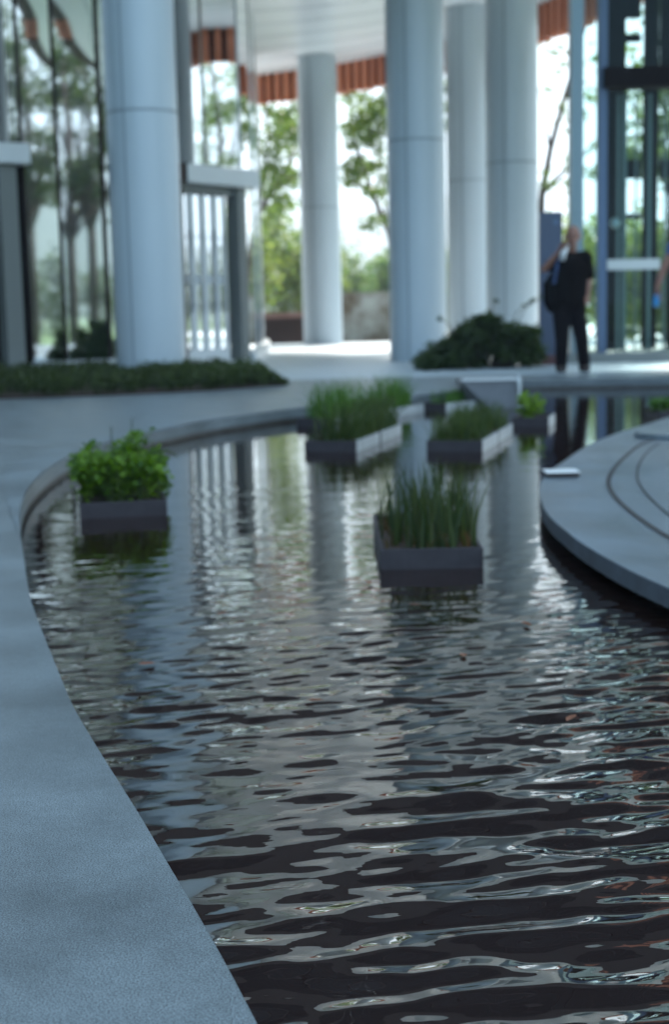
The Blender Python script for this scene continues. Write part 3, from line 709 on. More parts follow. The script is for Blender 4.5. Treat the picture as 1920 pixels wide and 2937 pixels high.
# garden trees to the right of the pond, mirrored in the glass building
def garden_tree(label, x, y, h, r, seed, m='treedark', dens=52):
    g_ = np.random.default_rng(seed); cl_ = []
    for _ in range(34):
        a = g_.uniform(0, 6.283); q = r*math.sqrt(g_.random()); cl_.append((x+math.cos(a)*q, y+math.sin(a)*q, h*g_.uniform(0.45, 1.0), g_.uniform(0.5, 1.0)))
    lim = [[(x, y, h*0.3), ((x+c[0])/2, (y+c[1])/2, (h*0.35+c[2])/2), c[:3]] for c in cl_[::3]]
    return tree(label, (x, y, -0.4), [(x, y, -0.4), (x+0.1, y, h*0.3), (x-0.1, y+0.2, h*0.6), (x, y, h*0.85)], lim, cl_, 0.11, M[m], seed, 0.17, dens, 'garden trees mirrored in the glass')
for i, (x, y, h, r, lab) in enumerate([
    (19.5, 9.5, 9.5, 2.6, 'dark garden tree mirrored beside the entrance canopy box'), (21.5, 5.0, 10.5, 3.0, 'tall dark garden tree mirrored behind the mullions'), (18.5, 0.5, 8.5, 2.4, 'rounded garden tree right of the stone platform'),
    (25, 12.5, 11, 3.4, 'broad garden tree standing far right of the lobby'), (27, -1.5, 11, 3.2, 'broad garden tree right of the pond end'), (10.2, 34.5, 8, 2.0, 'garden tree beyond the lobby'),
    (13.4, 41.5, 9, 2.6, 'taller garden tree beyond the lobby'), (8.3, 33.5, 7.5, 1.8, 'narrow garden tree beyond the lobby'),
    (17.5, 14.5, 9, 2.6, 'garden tree mirrored at the left edge of the glass'), (22.5, 9.0, 11, 3.0, 'tall garden tree with a broad crown mirrored in the glass'), (18.2, 4.2, 8, 2.2, 'low garden tree mirrored behind the first mullion'), (24, 2.0, 11, 3.2, 'high garden tree mirrored in the middle of the glass'),
    (23.0, 26.5, 10, 2.4, 'tall tree mirrored above the glazed entrance'), (27.0, 31.5, 11, 3.0, 'taller tree mirrored above the glazed entrance'), (21.5, 30.5, 9.5, 2.0, 'narrow tree mirrored above the glazed entrance'), (31.0, 27.5, 11.5, 3.0, 'farthest tree mirrored above the glazed entrance')]):
    garden_tree(lab, x, y, h, r, 60+i, 'treedark' if i < 5 or 7 < i < 12 else 'tree', 26 if i > 11 else 42 if 4 < i < 8 else 40)
for i, (x, y, lab) in enumerate([(17.0, 9.2, 'clipped garden bush mirrored low in the glass'), (17.4, 5.2, 'loose garden bush right of the stone platform'), (18.0, 12.8, 'garden bush by the lobby corner'), (20.5, 7.6, 'garden bush under the tall trees')]):
    bush('bush', lab, 'bush', x, y, -0.1, 1.3, 1.3, 1.7, M['bush' if i % 2 else 'shrub'], 0.06, 4200, 90+i, 'garden bushes mirrored in the glass', 9)

# ------------------------------------------------------------------ shrub and low hedge on the deck
sc_ = gp(1385, 1062); 
sh = empty('shrub', (sc_.x, 17.4, 0)); tag(sh, 'spreading dark green shrub at the foot of the columns', 'shrub')
X0 = sh.location.x; k = 17.4/F
cs = []; rs = []
g_ = np.random.default_rng(4)
def top_at(u):     # outline of the shrub, metres, u in photo px
    xs = [1200, 1240, 1290, 1330, 1380, 1430, 1470, 1510, 1548]; hs = [0.10, 0.30, 0.40, 0.55, 0.66, 0.70, 0.58, 0.52, 0.40]
    return float(np.interp(u, xs, hs))
for _ in range(150):
    u = g_.uniform(1212, 1540); x_ = ap(u, 1000, 17.4).x-X0; r_ = g_.uniform(0.07, 0.13); z_ = g_.uniform(0.05, max(0.06, top_at(u)-r_*0.6)); cs.append((x_, g_.uniform(-0.45, 0.45), z_)); rs.append(r_)
link('foliage', leaves_mesh('foliage', cs, rs, [150]*len(cs), 0.028, 0.9, seed=4), M['shrub'], sh)
st = MB()
for c_ in cs[::2]: st.tube([(c_[0]*0.5, c_[1]*0.4, 0.0), (c_[0]*0.8, c_[1]*0.7, c_[2]*0.6), c_], [0.012, 0.009, 0.004], 5)
for dx, dz, dy in ((-0.42, 0.62, 0), (0.62, 0.80, 0.1), (0.75, 0.86, 0.1), (0.2, 0.82, 0)):
    st.tube([(dx*0.5, dy, 0.3), (dx*0.8, dy, dz*0.85), (dx*1.1, dy, dz)], [0.008, 0.006, 0.003], 5)
st.build('stems', M['bark'], sh)
tw = leaves_mesh('twig_leaves', [(-0.46,0,0.62),(0.68,0.1,0.80),(0.78,0.1,0.84),(0.58,0.1,0.76),(0.22,0,0.80)], [0.05,0.05,0.05,0.05,0.05], [10]*5, 0.03, seed=5); link('twig_leaves', tw, M['shrub'], sh)

hf = [gp(x, y) for x, y in [(-260, 1158), (0, 1146), (300, 1136), (600, 1122), (820, 1106)]]
hd = empty('low_hedge', hf[2]); tag(hd, 'long low dark hedge strip tapering to a point in front of the nearest column', 'hedge')
B = Vector(hf[2]); cs = []; rs = []
hb = [gp(x, y) for x, y in [(-260, 1090), (0, 1084), (300, 1074), (600, 1074), (790, 1094)]]
for _ in range(520):
    t = g_.random()**0.9*3.999; i = int(t); f_ = t-i; v = g_.random()
    a = hf[i].lerp(hf[i+1], f_); b = hb[i].lerp(hb[i+1], f_); p = a.lerp(b, v)
    hh = 0.17*(0.75+0.5*g_.random())*min(1, (4.05-t)/0.35); 
    cs.append((p.x-B.x, p.y-B.y, 0.03+hh*0.45)); rs.append(max(0.03, hh*0.52))
link('foliage', leaves_mesh('foliage', cs, rs, [95]*len(cs), 0.022, 1.0, up=1.5, seed=6), M['hedge'], hd)
hm = flat('soil', [(p.x-B.x, p.y-B.y) for p in hf+hb[::-1]], [], 0.02, M['soil'], 0.015, parent=hd)

# ------------------------------------------------------------------ floating planters
def planter(cx, cy, rz, wd, ln, label, pale=False, hgt=0.068, group='rectangular planters floating in the pond'):
    """cx,cy: middle of the front edge; ln runs back along local +y"""
    o = empty('planter_box', (cx, cy, WL), rz); tag(o, label, 'planter', group)
    t = 0.012; z0 = -0.03
    MB().box(-wd/2, wd/2, 0, t, z0, hgt).build('front_panel', M['box'], o, bevel=0.002)
    MB().box(-wd/2, wd/2, ln-t, ln, z0, hgt).build('back_panel', M['box'], o)
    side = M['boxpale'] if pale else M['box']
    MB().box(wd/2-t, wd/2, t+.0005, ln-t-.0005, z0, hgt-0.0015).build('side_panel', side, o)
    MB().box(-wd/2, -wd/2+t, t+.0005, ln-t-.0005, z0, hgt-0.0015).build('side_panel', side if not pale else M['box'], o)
    MB().box(-wd/2+t+.001, wd/2-t-.001, t+.001, ln-t-.001, z0, hgt-0.022).build('soil', M['soil'], o)
    return o
def reeds(pl_, wd, ln, n, hmin, hmax, label, m, seed, lean=0.16, dry=0, bw=0.009, cat='reeds', group='reeds growing in the planters', z=0.052, patches=None):
    g_ = np.random.default_rng(seed); xy = []
    pc = patches or [(g_.uniform(-0.4, 0.4)*wd, g_.uniform(0.08, 0.92)*ln) for _ in range(16)]
    for _ in range(n):
        c_ = pc[g_.integers(len(pc))]
        xy.append((float(np.clip(c_[0]+g_.normal()*wd*0.13, -wd*0.45, wd*0.45)), float(np.clip(c_[1]+g_.normal()*ln*0.08, 0.03, ln-0.03))))
    o = empty('reed_clump', pl_.location+Vector((0, 0, z)), pl_.rotation_euler.z); tag(o, label, cat, group)
    link('blades', blades_mesh('blades', xy, 0, hmin, hmax, bw, lean, seed), m, o)
    if dry:
        xy2 = [(g_.uniform(-0.44, 0.44)*wd, g_.uniform(0.04, 0.9)*ln) for _ in range(dry)]
        link('dry_blades', blades_mesh('dry_blades', xy2, 0, hmin*0.25, hmin*0.9, bw*0.8, lean*2.5, seed+1), M['dry'], o)
    return o
def place(x0, x1, y):      # front edge of a planter, from its waterline in the photograph
    a = gp(x0, y, WL); b = gp(x1, y, WL); c_ = (a+b)/2; return c_, (b-a).length, math.atan2((b-a).y, (b-a).x)
c_, wC, _a = place(1093, 1389, 1632)
pC = planter(c_.x, c_.y, 0.0, wC, 0.80, 'grey planter nearest the camera, holding tall dark reeds')
reeds(pC, wC, 0.80, 230, 0.10, 0.30, 'tall dark reeds in the nearest planter', M['reeddark'], 21, 0.2, 190, 0.012)
c_, wD, _a = place(236, 476, 1484)
pD = planter(c_.x, c_.y, 0.17, wD, 0.62, 'dark planter on the left, overflowing with round green leaves')
# leafy plant in the left planter
lp = empty('leafy_plant', pD.location+Vector((0, 0, 0.05)), pD.rotation_euler.z); tag(lp, 'bushy bright green round leaved plant in the left planter', 'plant')
cs = [(g_.uniform(-0.50, 0.50)*wD, g_.uniform(0.02, 0.60), g_.uniform(0.03, 0.18)) for _ in range(60)]+[(0.05, 0.35, 0.22), (0.09, 0.45, 0.25), (-0.12, 0.3, 0.19), (0.0, 0.25, 0.20)]
def round_leaves(name, cs, rr, n, size, seed):
    g2 = np.random.default_rng(seed); vs = []; fs = []
    for c0_ in cs:
        for _ in range(n):
            p = Vector(c0_)+Vector(g2.normal(size=3))*rr; nn = Vector((g2.normal()*0.6, g2.normal()*0.6-0.3, 1)).normalized()
            u = nn.orthogonal().normalized(); v = nn.cross(u); s_ = size*(0.5+g2.random()); b = len(vs)
            vs.append(tuple(p-nn*s_*0.15)); 
            for k_ in range(7): a_ = 6.283*k_/7; vs.append(tuple(p+(u*math.cos(a_)+v*math.sin(a_))*s_))
            for k_ in range(7): fs.append((b, b+1+k_, b+1+(k_+1) % 7))
    me = bpy.data.meshes.new(name); me.from_pydata(vs, [], fs); me.update(); return me
link('leaves', round_leaves('leaves', cs, 0.024, 52, 0.0125, 8), M['fresh'], lp)
xy = [(g_.uniform(-0.47, 0.47)*wD, g_.uniform(0.02, 0.6)) for _ in range(260)]
link('stems', blades_mesh('stems', xy, 0, 0.10, 0.25, 0.004, 0.12, 3), M['reed'], lp)
# two straight spikes and one bowing stem over the water
for pts_ in ([(-0.03, 0.5, 0.05), (-0.03, 0.5, 0.30)], [(0.06, 0.5, 0.05), (0.065, 0.5, 0.33)], [(0.06, 0.3, 0.08), (0.15, 0.3, 0.19), (0.21, 0.3, 0.20), (0.26, 0.3, 0.165)]):
    MB().tube(pts_, [0.005]*(len(pts_)-1)+[0.002], 5).build('spike', M['reed'], lp)

# rows of planters further back, lying askew
def row(x0, x1, yw, ang, n, ln, wd_m, labs, reed_m, hmin, hmax, seed, cnt=260):
    c0_, wd_, _ = place(x0, x1, yw); wd_ = wd_m or wd_
    d = Vector((-math.sin(ang), math.cos(ang), 0))
    for i in range(n):
        p = c0_+d*(ln+0.02)*i
        q = planter(p.x, p.y, ang, wd_, ln, labs[i][0], True)
        reeds(q, wd_, ln, cnt, hmin, hmax, labs[i][1], reed_m, seed+i, 0.42, 40, 0.010)
row(873, 1023, 1297, -0.27, 2, 0.62, None, [('dark fronted planter with pale right side, front of the middle row', 'dense reeds in the front planter of the middle row'),
    ('pale sided planter joined behind the front planter of the middle row', 'reeds in the second planter of the middle row')], M['reed'], 0.08, 0.31, 100, 330)
row(846, 960, 1226, -0.49, 2, 0.80, None, [('small dark planter at the left end of the back row, next to the rim', 'bright reeds at the left end of the back row'),
    ('pale ended planter at the right end of the back row', 'bright reeds at the right end of the back row')], M['reed2'], 0.10, 0.37, 120, 340)
row(1224, 1385, 1297, -0.27, 2, 0.62, None, [('dark fronted planter with pale side, right of the middle row', 'dense reeds in the front planter right of the middle row'),
    ('pale sided planter joined behind, next to the weir block', 'reeds in the rear planter next to the weir block')], M['reed'], 0.06, 0.24, 140, 330)
row(1205, 1285, 1180, -0.7, 1, 0.75, None, [('small dark planter near the far rim of the pond, left of the weir block', 'short bright reeds near the far rim of the pond')], M['reed2'], 0.06, 0.17, 160, 170)
cR, wR, _ = place(1895, 1990, 1206); pR = planter(cR.x, cR.y, 0, wR, 0.5, 'dark planter cut by the right edge of the photo, behind the stone platform')
lr = empty('leafy_plant', pR.location+Vector((0, 0, 0.05))); tag(lr, 'small green plant in the planter at the right edge of the photo', 'plant')
link('leaves', leaves_mesh('leaves', [(x_, 0.2, 0.05) for x_ in (-0.1, -0.03, 0.05, 0.12)], [0.05]*4, [110]*4, 0.02, seed=9), M['reed2'], lr)
# lime green plant by the weir
py = gp(1522, 1225, WL)
pY = planter(py.x, py.y, -0.27, 0.26, 0.4, 'small pale sided planter right of the water jet', True)
ly = empty('lime_plant', (py.x+0.02, py.y+0.15, WL+0.05)); tag(ly, 'lime yellow leafy plant standing right of the water jet', 'plant')
link('leaves', round_leaves('leaves', [(g_.uniform(-0.06, 0.06), g_.uniform(-0.08, 0.08), g_.uniform(0.02, 0.14)) for _ in range(22)], 0.022, 14, 0.015, 14), M['lime'], ly)
MB().tube([(0, 0, 0), (0.01, 0, 0.07), (0.02, 0, 0.14)], 0.006, 6).build('stem', M['bark'], ly)

# ------------------------------------------------------------------ weir block and water jet
YW = 11.9
a = ap(1322, 1094, YW); b = ap(1484, 1096, YW)
wb = empty('weir_block', ((a.x+b.x)/2, YW, 0)); tag(wb, 'wedge shaped grey stone weir block at the end of the paved slab', 'weir')
hw = (b.x-a.x)/2; zt = a.z; m = MB()
m.add([(-hw,0.0,zt),(hw,0.0,zt),(hw,2.6,zt*0.2+0.012),(-hw*0.2,2.6,zt*0.2+0.012),(-hw*0.45,0.30,WL-0.2),(hw,0.02,WL-0.2),(hw,2.6,WL-0.2),(-hw*0.2,2.6,WL-0.2)],
      [(0,1,2,3),(0,4,5,1),(1,5,6,2),(2,6,7,3),(3,7,4,0),(4,7,6,5)])
m.build('block', M['weir'], wb)
MB().box(-hw+0.02, hw+0.03, -0.02, 0.10, zt+0.002, zt+0.018).build('spillway_lip', M['pale'], wb)
jt = MB(); jt.tube([(0, 0.02, zt+0.03), (0.0, -0.03, zt+0.02), (0.003, -0.055, zt-0.06), (0.002, -0.065, WL+0.02), (0, -0.066, WL-0.01)], [0.012, 0.014, 0.012, 0.010, 0.016], 10)
for i_ in range(16):
    an = g_.uniform(0, 6.28); jt.ball((math.cos(an)*0.035, -0.066+math.sin(an)*0.035, WL+g_.uniform(0.002, 0.03)), g_.uniform(0.002, 0.005), 6, 4)
jo = jt.build('water_jet', M['glass'], None, True); jo.location = (b.x+0.012, YW, 0)
jw = bpy.data.materials.new('falling_water'); jw.use_nodes = True; q = jw.node_tree.nodes['Principled BSDF']
q.inputs['Base Color'].default_value = (0.75, 0.82, 0.85, 1); q.inputs['Roughness'].default_value = 0.15; q.inputs['Transmission Weight'].default_value = 0.4
jo.data.materials[0] = jw; tag(jo, 'thin white jet of water falling at the right corner of the weir block', 'water jet')

# ------------------------------------------------------------------ round stone platform on the right
isl_px = [(1925,1194),(1842,1220),(1762,1245),(1682,1280),(1622,1320),(1582,1347),(1556,1375),(1549,1410),(1556,1445),(1577,1480),(1622,1520),(1667,1555),(1732,1595),(1817,1640),(1920,1687)]
ip = [gp(x, y, 0.0) for x, y in isl_px]
ie = smooth_curve(ip, 6)
tail = smooth_curve([ip[-1], ip[-1]+(ip[-1]-ip[-2])*1.0+Vector((0.04,0.02,0)), ip[-1]+(ip[-1]-ip[-2])*2.2+Vector((0.20,0.16,0)), ip[-1]+(ip[-1]-ip[-2])*3.6+Vector((0.75,0.50,0)), Vector((3.6, 3.1, 0)), Vector((5.0, 3.6, 0)), Vector((5.6, 6, 0)), Vector((5.0, 9.0, 0)), Vector((3.4, 9.6, 0)), ip[0]], 6)
loop = ie+tail[1:-1]
isl = empty('stone_platform', (2.8, 5.8, 0)); tag(isl, 'large round stone platform with curved grooves standing in the pond', 'platform')
B = Vector((2.8, 5.8, 0))
def ring(line_px, w0, name, closed=None):
    ln = smooth_curve([gp(x, y, 0.0) for x, y in line_px], 6); m_ = MB(); A = []; Bq = []
    for i, p in enumerate(ln):
        t = (ln[min(i+1, len(ln)-1)]-ln[max(i-1, 0)]).normalized(); nn = Vector((-t.y, t.x, 0))
        A.append(p+nn*w0/2-B); Bq.append(p-nn*w0/2-B)
    k_ = len(A); m_.add([(p.x, p.y, 0.003) for p in A]+[(p.x, p.y, 0.003) for p in Bq], [(i, i+1, i+1+k_, i+k_) for i in range(k_-1)])
    return m_.build(name, M['joint'], isl)
top = flat('top_slab', [(p.x-B.x, p.y-B.y) for p in loop], [], 0.0, M['island'], 0.058, parent=isl)
mod = top.modifiers.new('bevel', 'BEVEL'); mod.width = 0.004; mod.segments = 2; mod.limit_method = 'ANGLE'; mod.angle_limit = R(50)
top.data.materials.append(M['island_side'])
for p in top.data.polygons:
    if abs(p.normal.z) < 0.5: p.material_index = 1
cen = sum(loop, Vector())/len(loop)
under = [cen+(p-cen)*0.90 for p in loop]
flat('plinth', [(p.x-B.x, p.y-B.y) for p in under], [], -0.059, M['bed'], 0.30, parent=isl)
def z3(pts): return [(1142+x/2, 1050+y/2) for x, y in pts]
ring(z3([(1490,418),(1400,450),(1320,510),(1250,580),(1215,640),(1213,690),(1250,755),(1330,832),(1440,912),(1556,985),(1700,1060)]), 0.020, 'groove')
ring(z3([(1500,445),(1430,500),(1385,570),(1375,640),(1400,700),(1450,760),(1556,855),(1700,960)]), 0.009, 'groove')
# raised disc at the frame edge
dc = gp(1935, 1252, 0.0)
dd = MB(); dd.tube([(0,0,0.004),(0,0,0.03)], 0.24, 40); do = dd.build('stone_disc', M['coping']); do.location = (dc.x+0.02, dc.y, 0.0)
tag(do, 'pale round stone disc lying on the platform at the right edge of the photo', 'disc')
# small pale tray lying on the platform edge
ta = gp(1563, 1366); tb = gp(1660, 1366); tr = empty('notebook', ((ta.x+tb.x)/2, (ta.y+tb.y)/2, 0), 0.0); tag(tr, 'small white notebook lying on the left tip of the stone platform', 'notebook')
wv = (tb.x-ta.x)/2
MB().box(-wv, wv, -0.055, 0.075, 0.0045, 0.020).build('shade_block', M['bronze'], tr)  # dark block stands in for the shade beneath the cover
MB().box(-wv-0.002, wv+0.002, -0.058, 0.078, 0.0205, 0.0245).build('cover', M['white'], tr, bevel=0.0015)

# ------------------------------------------------------------------ people
def blob(name, parts, m, parent, voxel=0.010, smooth=4, factor=0.5):
    """tapered limbs and ellipsoids fused into one continuous surface"""
    mb = MB()
    for p in parts:
        if p[0] == 'c':
            _, a_, b_, r1, r2 = p; a_ = Vector(a_); b_ = Vector(b_)
            mb.ball(a_, r1, 14, 9); mb.ball(b_, r2, 14, 9); mb.tube([a_, b_], [r1, r2], 14)
        else:
            _, c_, r_, s3 = p; mb.ball(c_, r_, 20, 14, s3)
    o = mb.build(name, m, parent, True)
    r_ = o.modifiers.new('fuse', 'REMESH'); r_.mode = 'VOXEL'; r_.voxel_size = voxel; r_.use_smooth_shade = True
    s_ = o.modifiers.new('soften', 'SMOOTH'); s_.iterations = smooth; s_.factor = factor
    return o
def hand(parts, wr, dirv, side, spread, curl, s=1.0):
    """palm, four fingers and a thumb as limbs. dirv: pointing direction, side: across the palm towards the thumb, curl: bend direction"""
    wr = Vector(wr); d = Vector(dirv).normalized(); sdv = Vector(side).normalized(); cu = Vector(curl).normalized()
    pe = wr+d*0.085*s
    for i in range(4):
        off = (0.030-0.020*i)*s; kn = pe+sdv*off
        parts.append(('c', wr+sdv*off*0.6+d*0.015, kn, 0.014*s, 0.0125*s))
        L1 = (0.036, 0.042, 0.039, 0.030)[i]*s
        m1 = kn+(d*0.8+cu*0.6)*L1; m2 = m1+(d*0.25+cu*0.95)*L1*0.75; m3 = m2+(-d*0.3+cu*0.8)*L1*0.5
        parts += [('c', kn, m1, 0.0095*s, 0.0085*s), ('c', m1, m2, 0.0085*s, 0.008*s), ('c', m2, m3, 0.008*s, 0.007*s)]
    t0 = wr+d*0.02*s+sdv*0.028*s; t1 = t0+(d*0.6+sdv*0.7+cu*0.2)*0.038*s; t2 = t1+(d*0.8+cu*0.6)*0.032*s
    parts += [('c', t0, t1, 0.013*s, 0.011*s), ('c', t1, t2, 0.011*s, 0.009*s)]

YP = gp(1643, 1068).y; XP = gp(1637, 1068).x
ppm = F/YP*1.0
def pp(zx, zy, dy=0.0):     # point on the man, from the enlarged crop, relative to his feet
    p = ap(1531+zx/4, 600+zy/4, YP+dy); return Vector((p.x-XP, dy, p.z))
man = empty('person', (XP, YP, 0)); tag(man, 'bald man in black shirt and dark trousers lifting a white cup to his chin', 'person')
hd_c = pp(447, 310, -0.02)
body = []
# head, jaw, nose, ears, neck
body += [('e', hd_c+Vector((0.01, 0.02, 0.022)), 0.092, (0.86, 1.02, 1.05)), ('e', hd_c+Vector((-0.005, -0.02, -0.055)), 0.062, (0.9, 1.0, 1.15)),
         ('c', hd_c+Vector((-0.008, -0.083, 0.0)), hd_c+Vector((-0.010, -0.105, -0.03)), 0.010, 0.015), ('e', hd_c+Vector((0.088, 0.01, -0.01)), 0.026, (0.4, 0.8, 1.2)), ('e', hd_c+Vector((-0.078, 0.02, -0.01)), 0.026, (0.4, 0.8, 1.2)),
         ('e', hd_c+Vector((-0.005, -0.062, -0.098)), 0.022, (1.1, 0.8, 0.8)), ('c', hd_c+Vector((-0.04,-0.075,0.022)), hd_c+Vector((0.03,-0.078,0.022)), 0.011, 0.011),
         ('c', hd_c+Vector((0, 0.02, -0.08)), pp(430, 520, 0.02), 0.056, 0.062)]
shR = pp(285, 590, 0.0); shL = pp(600, 560, 0.02); elR = pp(125, 690, -0.06); wrR = pp(290, 500, -0.17); elL = pp(640, 790, 0.03); wrL = pp(625, 985, -0.03)
hipR = pp(318, 1120, 0.0); hipL = pp(492, 1120, 0.0); knR = pp(330, 1480, -0.03); knL = pp(555, 1480, -0.04); anR = pp(318, 1800, 0.03); anL = pp(590, 1800, 0.03)
body += [('c', pp(430, 520, 0.02), pp(420, 620, 0.02), 0.07, 0.11), ('c', shR, shL, 0.07, 0.07), ('c', pp(420, 640, 0.0), pp(405, 1000, 0.0), 0.125, 0.125), ('c', pp(350, 700, 0), pp(345, 1080, 0), 0.10, 0.10), ('c', pp(490, 700, 0), pp(470, 1080, 0), 0.10, 0.10),
         ('c', shR, elR, 0.050, 0.040), ('c', elR, wrR, 0.041, 0.027), ('c', shL, elL, 0.050, 0.040), ('c', elL, wrL, 0.039, 0.026),
         ('c', hipR, knR, 0.083, 0.058), ('c', knR, anR, 0.056, 0.040), ('c', hipL, knL, 0.083, 0.058), ('c', knL, anL, 0.056, 0.040)]
cup_c = pp(345, 480, -0.20)
hand(body, wrR, (cup_c+Vector((-0.03, 0.0, 0.02)))-wrR, (0, 0, 1), 1, (0.6, -0.7, 0), 1.0)
hand(body, wrL, (-0.1, -0.2, -1), (-0.6, -0.8, 0), 1, (-0.9, 0.3, -0.1), 1.0)
blob('body', body, M['skin'], man, 0.0075, 3)
# face marks
fm = MB()
for sx in (-0.036, 0.026): fm.ball(hd_c+Vector((sx, -0.086, 0.004)), 0.009, 10, 6, (1.3, 0.5, 0.7))
fm.build('eyes', M['eye'], man, True)
MB().ball(hd_c+Vector((-0.006, -0.083, -0.062)), 0.014, 10, 6, (1.6, 0.5, 0.4)).build('mouth', M['lip'], man, True)
hr = MB().ball(hd_c+Vector((0.012, 0.045, -0.005)), 0.090, 18, 12, (0.90, 0.86, 0.72)); hr.build('hair', M['hair'], man, True)
# clothes
shirt = [('c', pp(430, 560, 0.015), pp(415, 640, 0.02), 0.085, 0.125), ('c', shR+Vector((0.01,0,0)), shL, 0.080, 0.082), ('c', pp(415, 640, 0.0), pp(400, 1040, 0.0), 0.150, 0.152), ('c', pp(335, 680, 0), pp(320, 1100, 0), 0.115, 0.120), ('c', pp(500, 680, 0), pp(485, 1100, 0), 0.120, 0.122),
         ('c', shR, shR.lerp(elR, 0.62), 0.070, 0.066), ('c', shL, shL.lerp(elL, 0.80), 0.074, 0.070)]
blob('shirt', shirt, M['shirt'], man, 0.011, 4)
tro = [('c', pp(345, 1120, 0), pp(465, 1120, 0), 0.118, 0.118), ('c', hipR, knR, 0.104, 0.080), ('c', knR, anR+Vector((0, 0, -0.02)), 0.078, 0.066), ('c', hipL, knL, 0.104, 0.080), ('c', knL, anL+Vector((0, 0, -0.02)), 0.078, 0.066)]
blob('trousers', tro, M['trousers'], man, 0.011, 4)
for an in (anR, anL):
    blob('shoe', [('c', Vector((an.x, 0.06, 0.047)), Vector((an.x-0.015, -0.14, 0.036)), 0.042, 0.034), ('c', Vector((an.x, 0.05, 0.03)), Vector((an.x-0.018, -0.15, 0.024)), 0.030, 0.023)], M['shoe'], man, 0.009, 2)
# cup
cu_ = empty('cup', (XP+cup_c.x, YP+cup_c.y, cup_c.z-0.08)); tag(cu_, 'tall white cup held at the chin of the bald man', 'cup')
cb = MB(); cb.tube([(-0.015, 0, -0.02), (0.02, 0, 0.135)], [0.030, 0.040], 20); cb.build('cup_body', M['white'], cu_, True)
cl_ = MB(); cl_.tube([(0.0202, 0, 0.136), (0.0235, 0, 0.150)], [0.043, 0.040], 20); cl_.build('lid', M['pale'], cu_, True)
# shoulder bag
bg_c = pp(195, 940, 0.03); bag = empty('shoulder_bag', (XP+bg_c.x, YP+0.03, bg_c.z)); tag(bag, 'black shoulder bag hanging at the hip of the bald man by a blue strap', 'bag')
blob('pouch', [('c', (0.02, 0, 0.14), (0.03, 0, -0.16), 0.055, 0.085), ('c', (-0.035, 0, 0.08), (-0.02, 0, -0.12), 0.045, 0.06), ('c', (0.02, 0.05, 0.1), (0.03, 0.05, -0.15), 0.05, 0.07)], M['bag'], bag, 0.011, 4)
st_ = MB(); a_ = pp(288, 545, -0.085)-bg_c; b_ = pp(262, 700, -0.13)-bg_c; c2 = pp(235, 860, -0.10)-bg_c
for t0, t1 in ((a_, b_), (b_, c2)):
    st_.add([t0+Vector((-0.02,-.02,0)), t0+Vector((0.02,-.02,0)), t1+Vector((0.02,-.02,0)), t1+Vector((-0.02,-.02,0)), t0+Vector((-0.02,-.012,0)), t0+Vector((0.02,-.012,0)), t1+Vector((0.02,-.012,0)), t1+Vector((-0.02,-.012,0))],
            [(0,3,2,1),(4,5,6,7),(0,1,5,4),(1,2,6,5),(2,3,7,6),(3,0,4,7)])
st_.build('strap', M['strap'], bag)

# second person, mostly outside the frame
Y2p = 15.4
def q2(zx, zy, dy=0.0):
    p = ap(1531+zx/4, 600+zy/4, Y2p+dy); return p
X2 = q2(1680, 1500).x
w2 = empty('person', (X2, Y2p, 0)); tag(w2, 'person at the right edge, only an arm in view, carrying a blue bottle', 'person')
def q(zx, zy, dy=0.0):
    p = q2(zx, zy, dy); return Vector((p.x-X2, dy, p.z))
s2 = q(1620, 440); e2 = q(1490, 700, -0.02); wr2 = q(1425, 900, -0.06)
hh = q(1750, 160)
s2r = q(1790, 440); e2r = q(1850, 760, 0.05); wr2r = q(1850, 980, -0.02)
hipA = q(1700, 1080); hipB = q(1800, 1080); knA = q(1680, 1440, -0.1); knB = q(1820, 1440, 0.1); anA = Vector((knA.x, -0.12, 0.08)); anB = Vector((knB.x, 0.28, 0.10))
b2 = [('e', hh+Vector((0,0.02,0.02)), 0.092, (0.86, 1.02, 1.08)), ('e', hh+Vector((0,-0.02,-0.055)), 0.062, (0.9,1,1.15)), ('c', hh+Vector((0,-0.085,0)), hh+Vector((0,-0.105,-0.03)), 0.01, 0.014),
      ('e', hh+Vector((0.085,0.01,-0.01)), 0.024, (0.4,0.8,1.2)), ('e', hh+Vector((-0.085,0.01,-0.01)), 0.024, (0.4,0.8,1.2)),
      ('c', hh+Vector((0,0.02,-0.08)), q(1760, 400), 0.054, 0.062), ('c', s2, s2r, 0.065, 0.065), ('c', q(1760, 480), q(1760, 980), 0.13, 0.13),
      ('c', s2, e2, 0.048, 0.042), ('c', e2, wr2, 0.042, 0.027), ('c', s2r, e2r, 0.048, 0.042), ('c', e2r, wr2r, 0.042, 0.027),
      ('c', hipA, knA, 0.082, 0.056), ('c', knA, anA, 0.054, 0.04), ('c', hipB, knB, 0.082, 0.056), ('c', knB, anB, 0.054, 0.04)]
hand(b2, wr2, (-0.15, -0.2, -1), (0.3, -1, 0), 1, (0.9, 0, 0), 1.0); hand(b2, wr2r, (0, -0.1, -1), (-0.3, -1, 0), 1, (-0.9, 0, 0), 1.0)
blob('body', b2, M['skin'], w2, 0.0085, 3)
blob('shirt', [('c', s2, s2r, 0.08, 0.08), ('c', q(1760, 470), q(1760, 1040), 0.155, 0.15), ('c', s2, s2.lerp(e2, 0.22), 0.066, 0.062), ('c', s2r, s2r.lerp(e2r, 0.45), 0.068, 0.064), ('c', q(1715, 520), q(1715, 1040), 0.12, 0.12), ('c', q(1800, 520), q(1800, 1040), 0.12, 0.12)], M['blueshirt'], w2, 0.012, 4)
blob('trousers', [('c', hipA, hipB, 0.12, 0.12), ('c', hipA, knA, 0.102, 0.078), ('c', knA, anA, 0.076, 0.062), ('c', hipB, knB, 0.102, 0.078), ('c', knB, anB, 0.076, 0.062)], M['trousers'], w2, 0.012, 4)
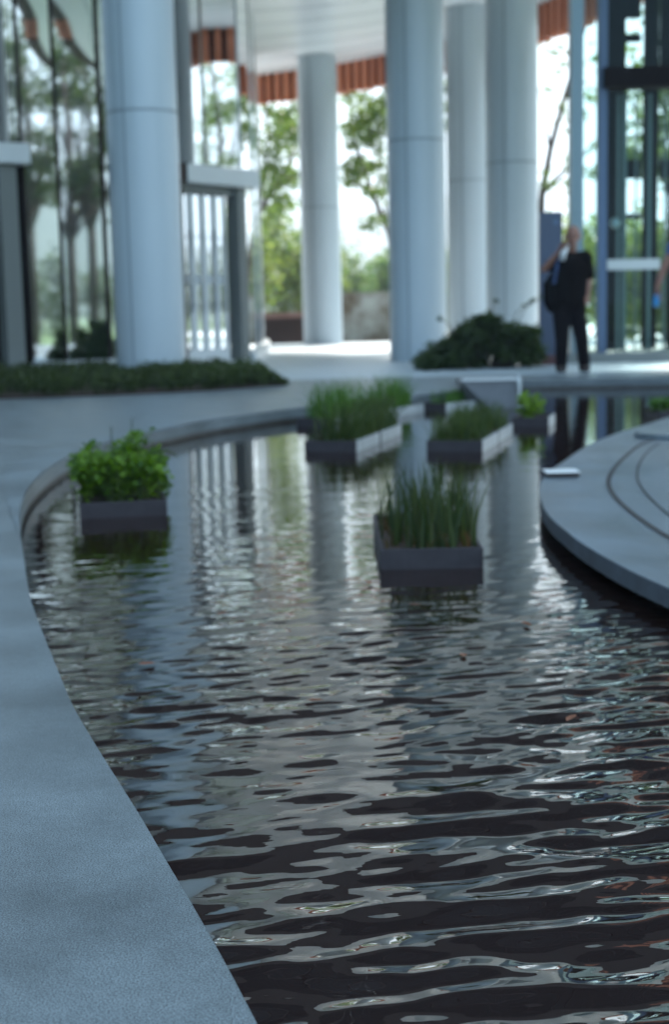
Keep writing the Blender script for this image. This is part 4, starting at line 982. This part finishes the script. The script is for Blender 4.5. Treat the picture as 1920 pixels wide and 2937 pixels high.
for an in (anA, anB): blob('shoe', [('c', Vector((an.x, an.y+0.03, 0.046)), Vector((an.x, an.y-0.17, 0.036)), 0.044, 0.034)], M['shoe'], w2, 0.01, 2)
hr = MB().ball(hh+Vector((0,0.03,0.035)), 0.098, 18, 12, (0.9, 0.98, 0.98)); hr.build('hair', M['black'], w2, True)
f2 = MB()
for sx in (-0.03, 0.03): f2.ball(hh+Vector((sx, -0.086, 0.0)), 0.009, 10, 6, (1.3, 0.5, 0.7))
f2.build('eyes', M['eye'], w2, True)
bt = empty('bottle', q2(1412, 1030, -0.07)); tag(bt, 'blue bottle held low by the hand at the right edge', 'bottle')
bm_ = MB(); bm_.tube([(-0.008,0,-0.085),(-0.004,0,-0.075),(0.012,0,0.035),(0.018,0,0.06),(0.022,0,0.085)], [0.026,0.034,0.034,0.022,0.012], 18); bm_.build('bottle_body', M['bottle'], bt, True)
MB().tube([(0.0222,0,0.0855),(0.0235,0,0.103)], 0.014, 14).build('cap', M['white'], bt, True)

# ------------------------------------------------------------------ a few fallen leaves on the water
M['fallen'] = mat('fallen_leaf', (0.16, 0.055, 0.025), 0.6)
lm = bpy.data.meshes.new('fallen_leaf'); lm.from_pydata([(-0.022,0,0.001),(-0.008,0.009,0.003),(0.012,0.008,0.004),(0.024,0.001,0.002),(0.010,-0.008,0.004),(-0.010,-0.008,0.002),(0.0,0.0,0.0)], [], [(6,0,5),(6,5,4),(6,4,3),(6,3,2),(6,2,1),(6,1,0)])
lm.materials.append(M['fallen'])
for i_, (x_, y_) in enumerate([(805, 1592), (1062, 1672), (1190, 1735), (640, 1760), (1510, 1790), (420, 1905), (1330, 1880), (905, 2010), (1640, 2060)]):
    p_ = gp(x_, y_, WL+0.006); o_ = bpy.data.objects.new('fallen_leaf', lm); COL.objects.link(o_); o_.location = p_; o_.rotation_euler = (0.05, 0.08, i_*1.3)
    tag(o_, 'small red brown leaf floating on the open water of the pond', 'leaf', 'fallen leaves floating on the pond')
# ------------------------------------------------------------------ air between here and the hills
hz = MB().box(-950, 950, -60, 1000, -1.6, 75).build('haze'); tag(hz, kind='stuff')
hm_ = bpy.data.materials.new('haze_air'); hm_.use_nodes = True; t = hm_.node_tree; t.nodes.clear()
o_ = t.nodes.new('ShaderNodeOutputMaterial'); v_ = t.nodes.new('ShaderNodeVolumePrincipled'); v_.inputs['Density'].default_value = 0.0013
v_.inputs['Color'].default_value = (0.80, 0.90, 1.0, 1); v_.inputs['Anisotropy'].default_value = 0.2
t.links.new(v_.outputs[0], o_.inputs['Volume']); hz.data.materials.append(hm_)
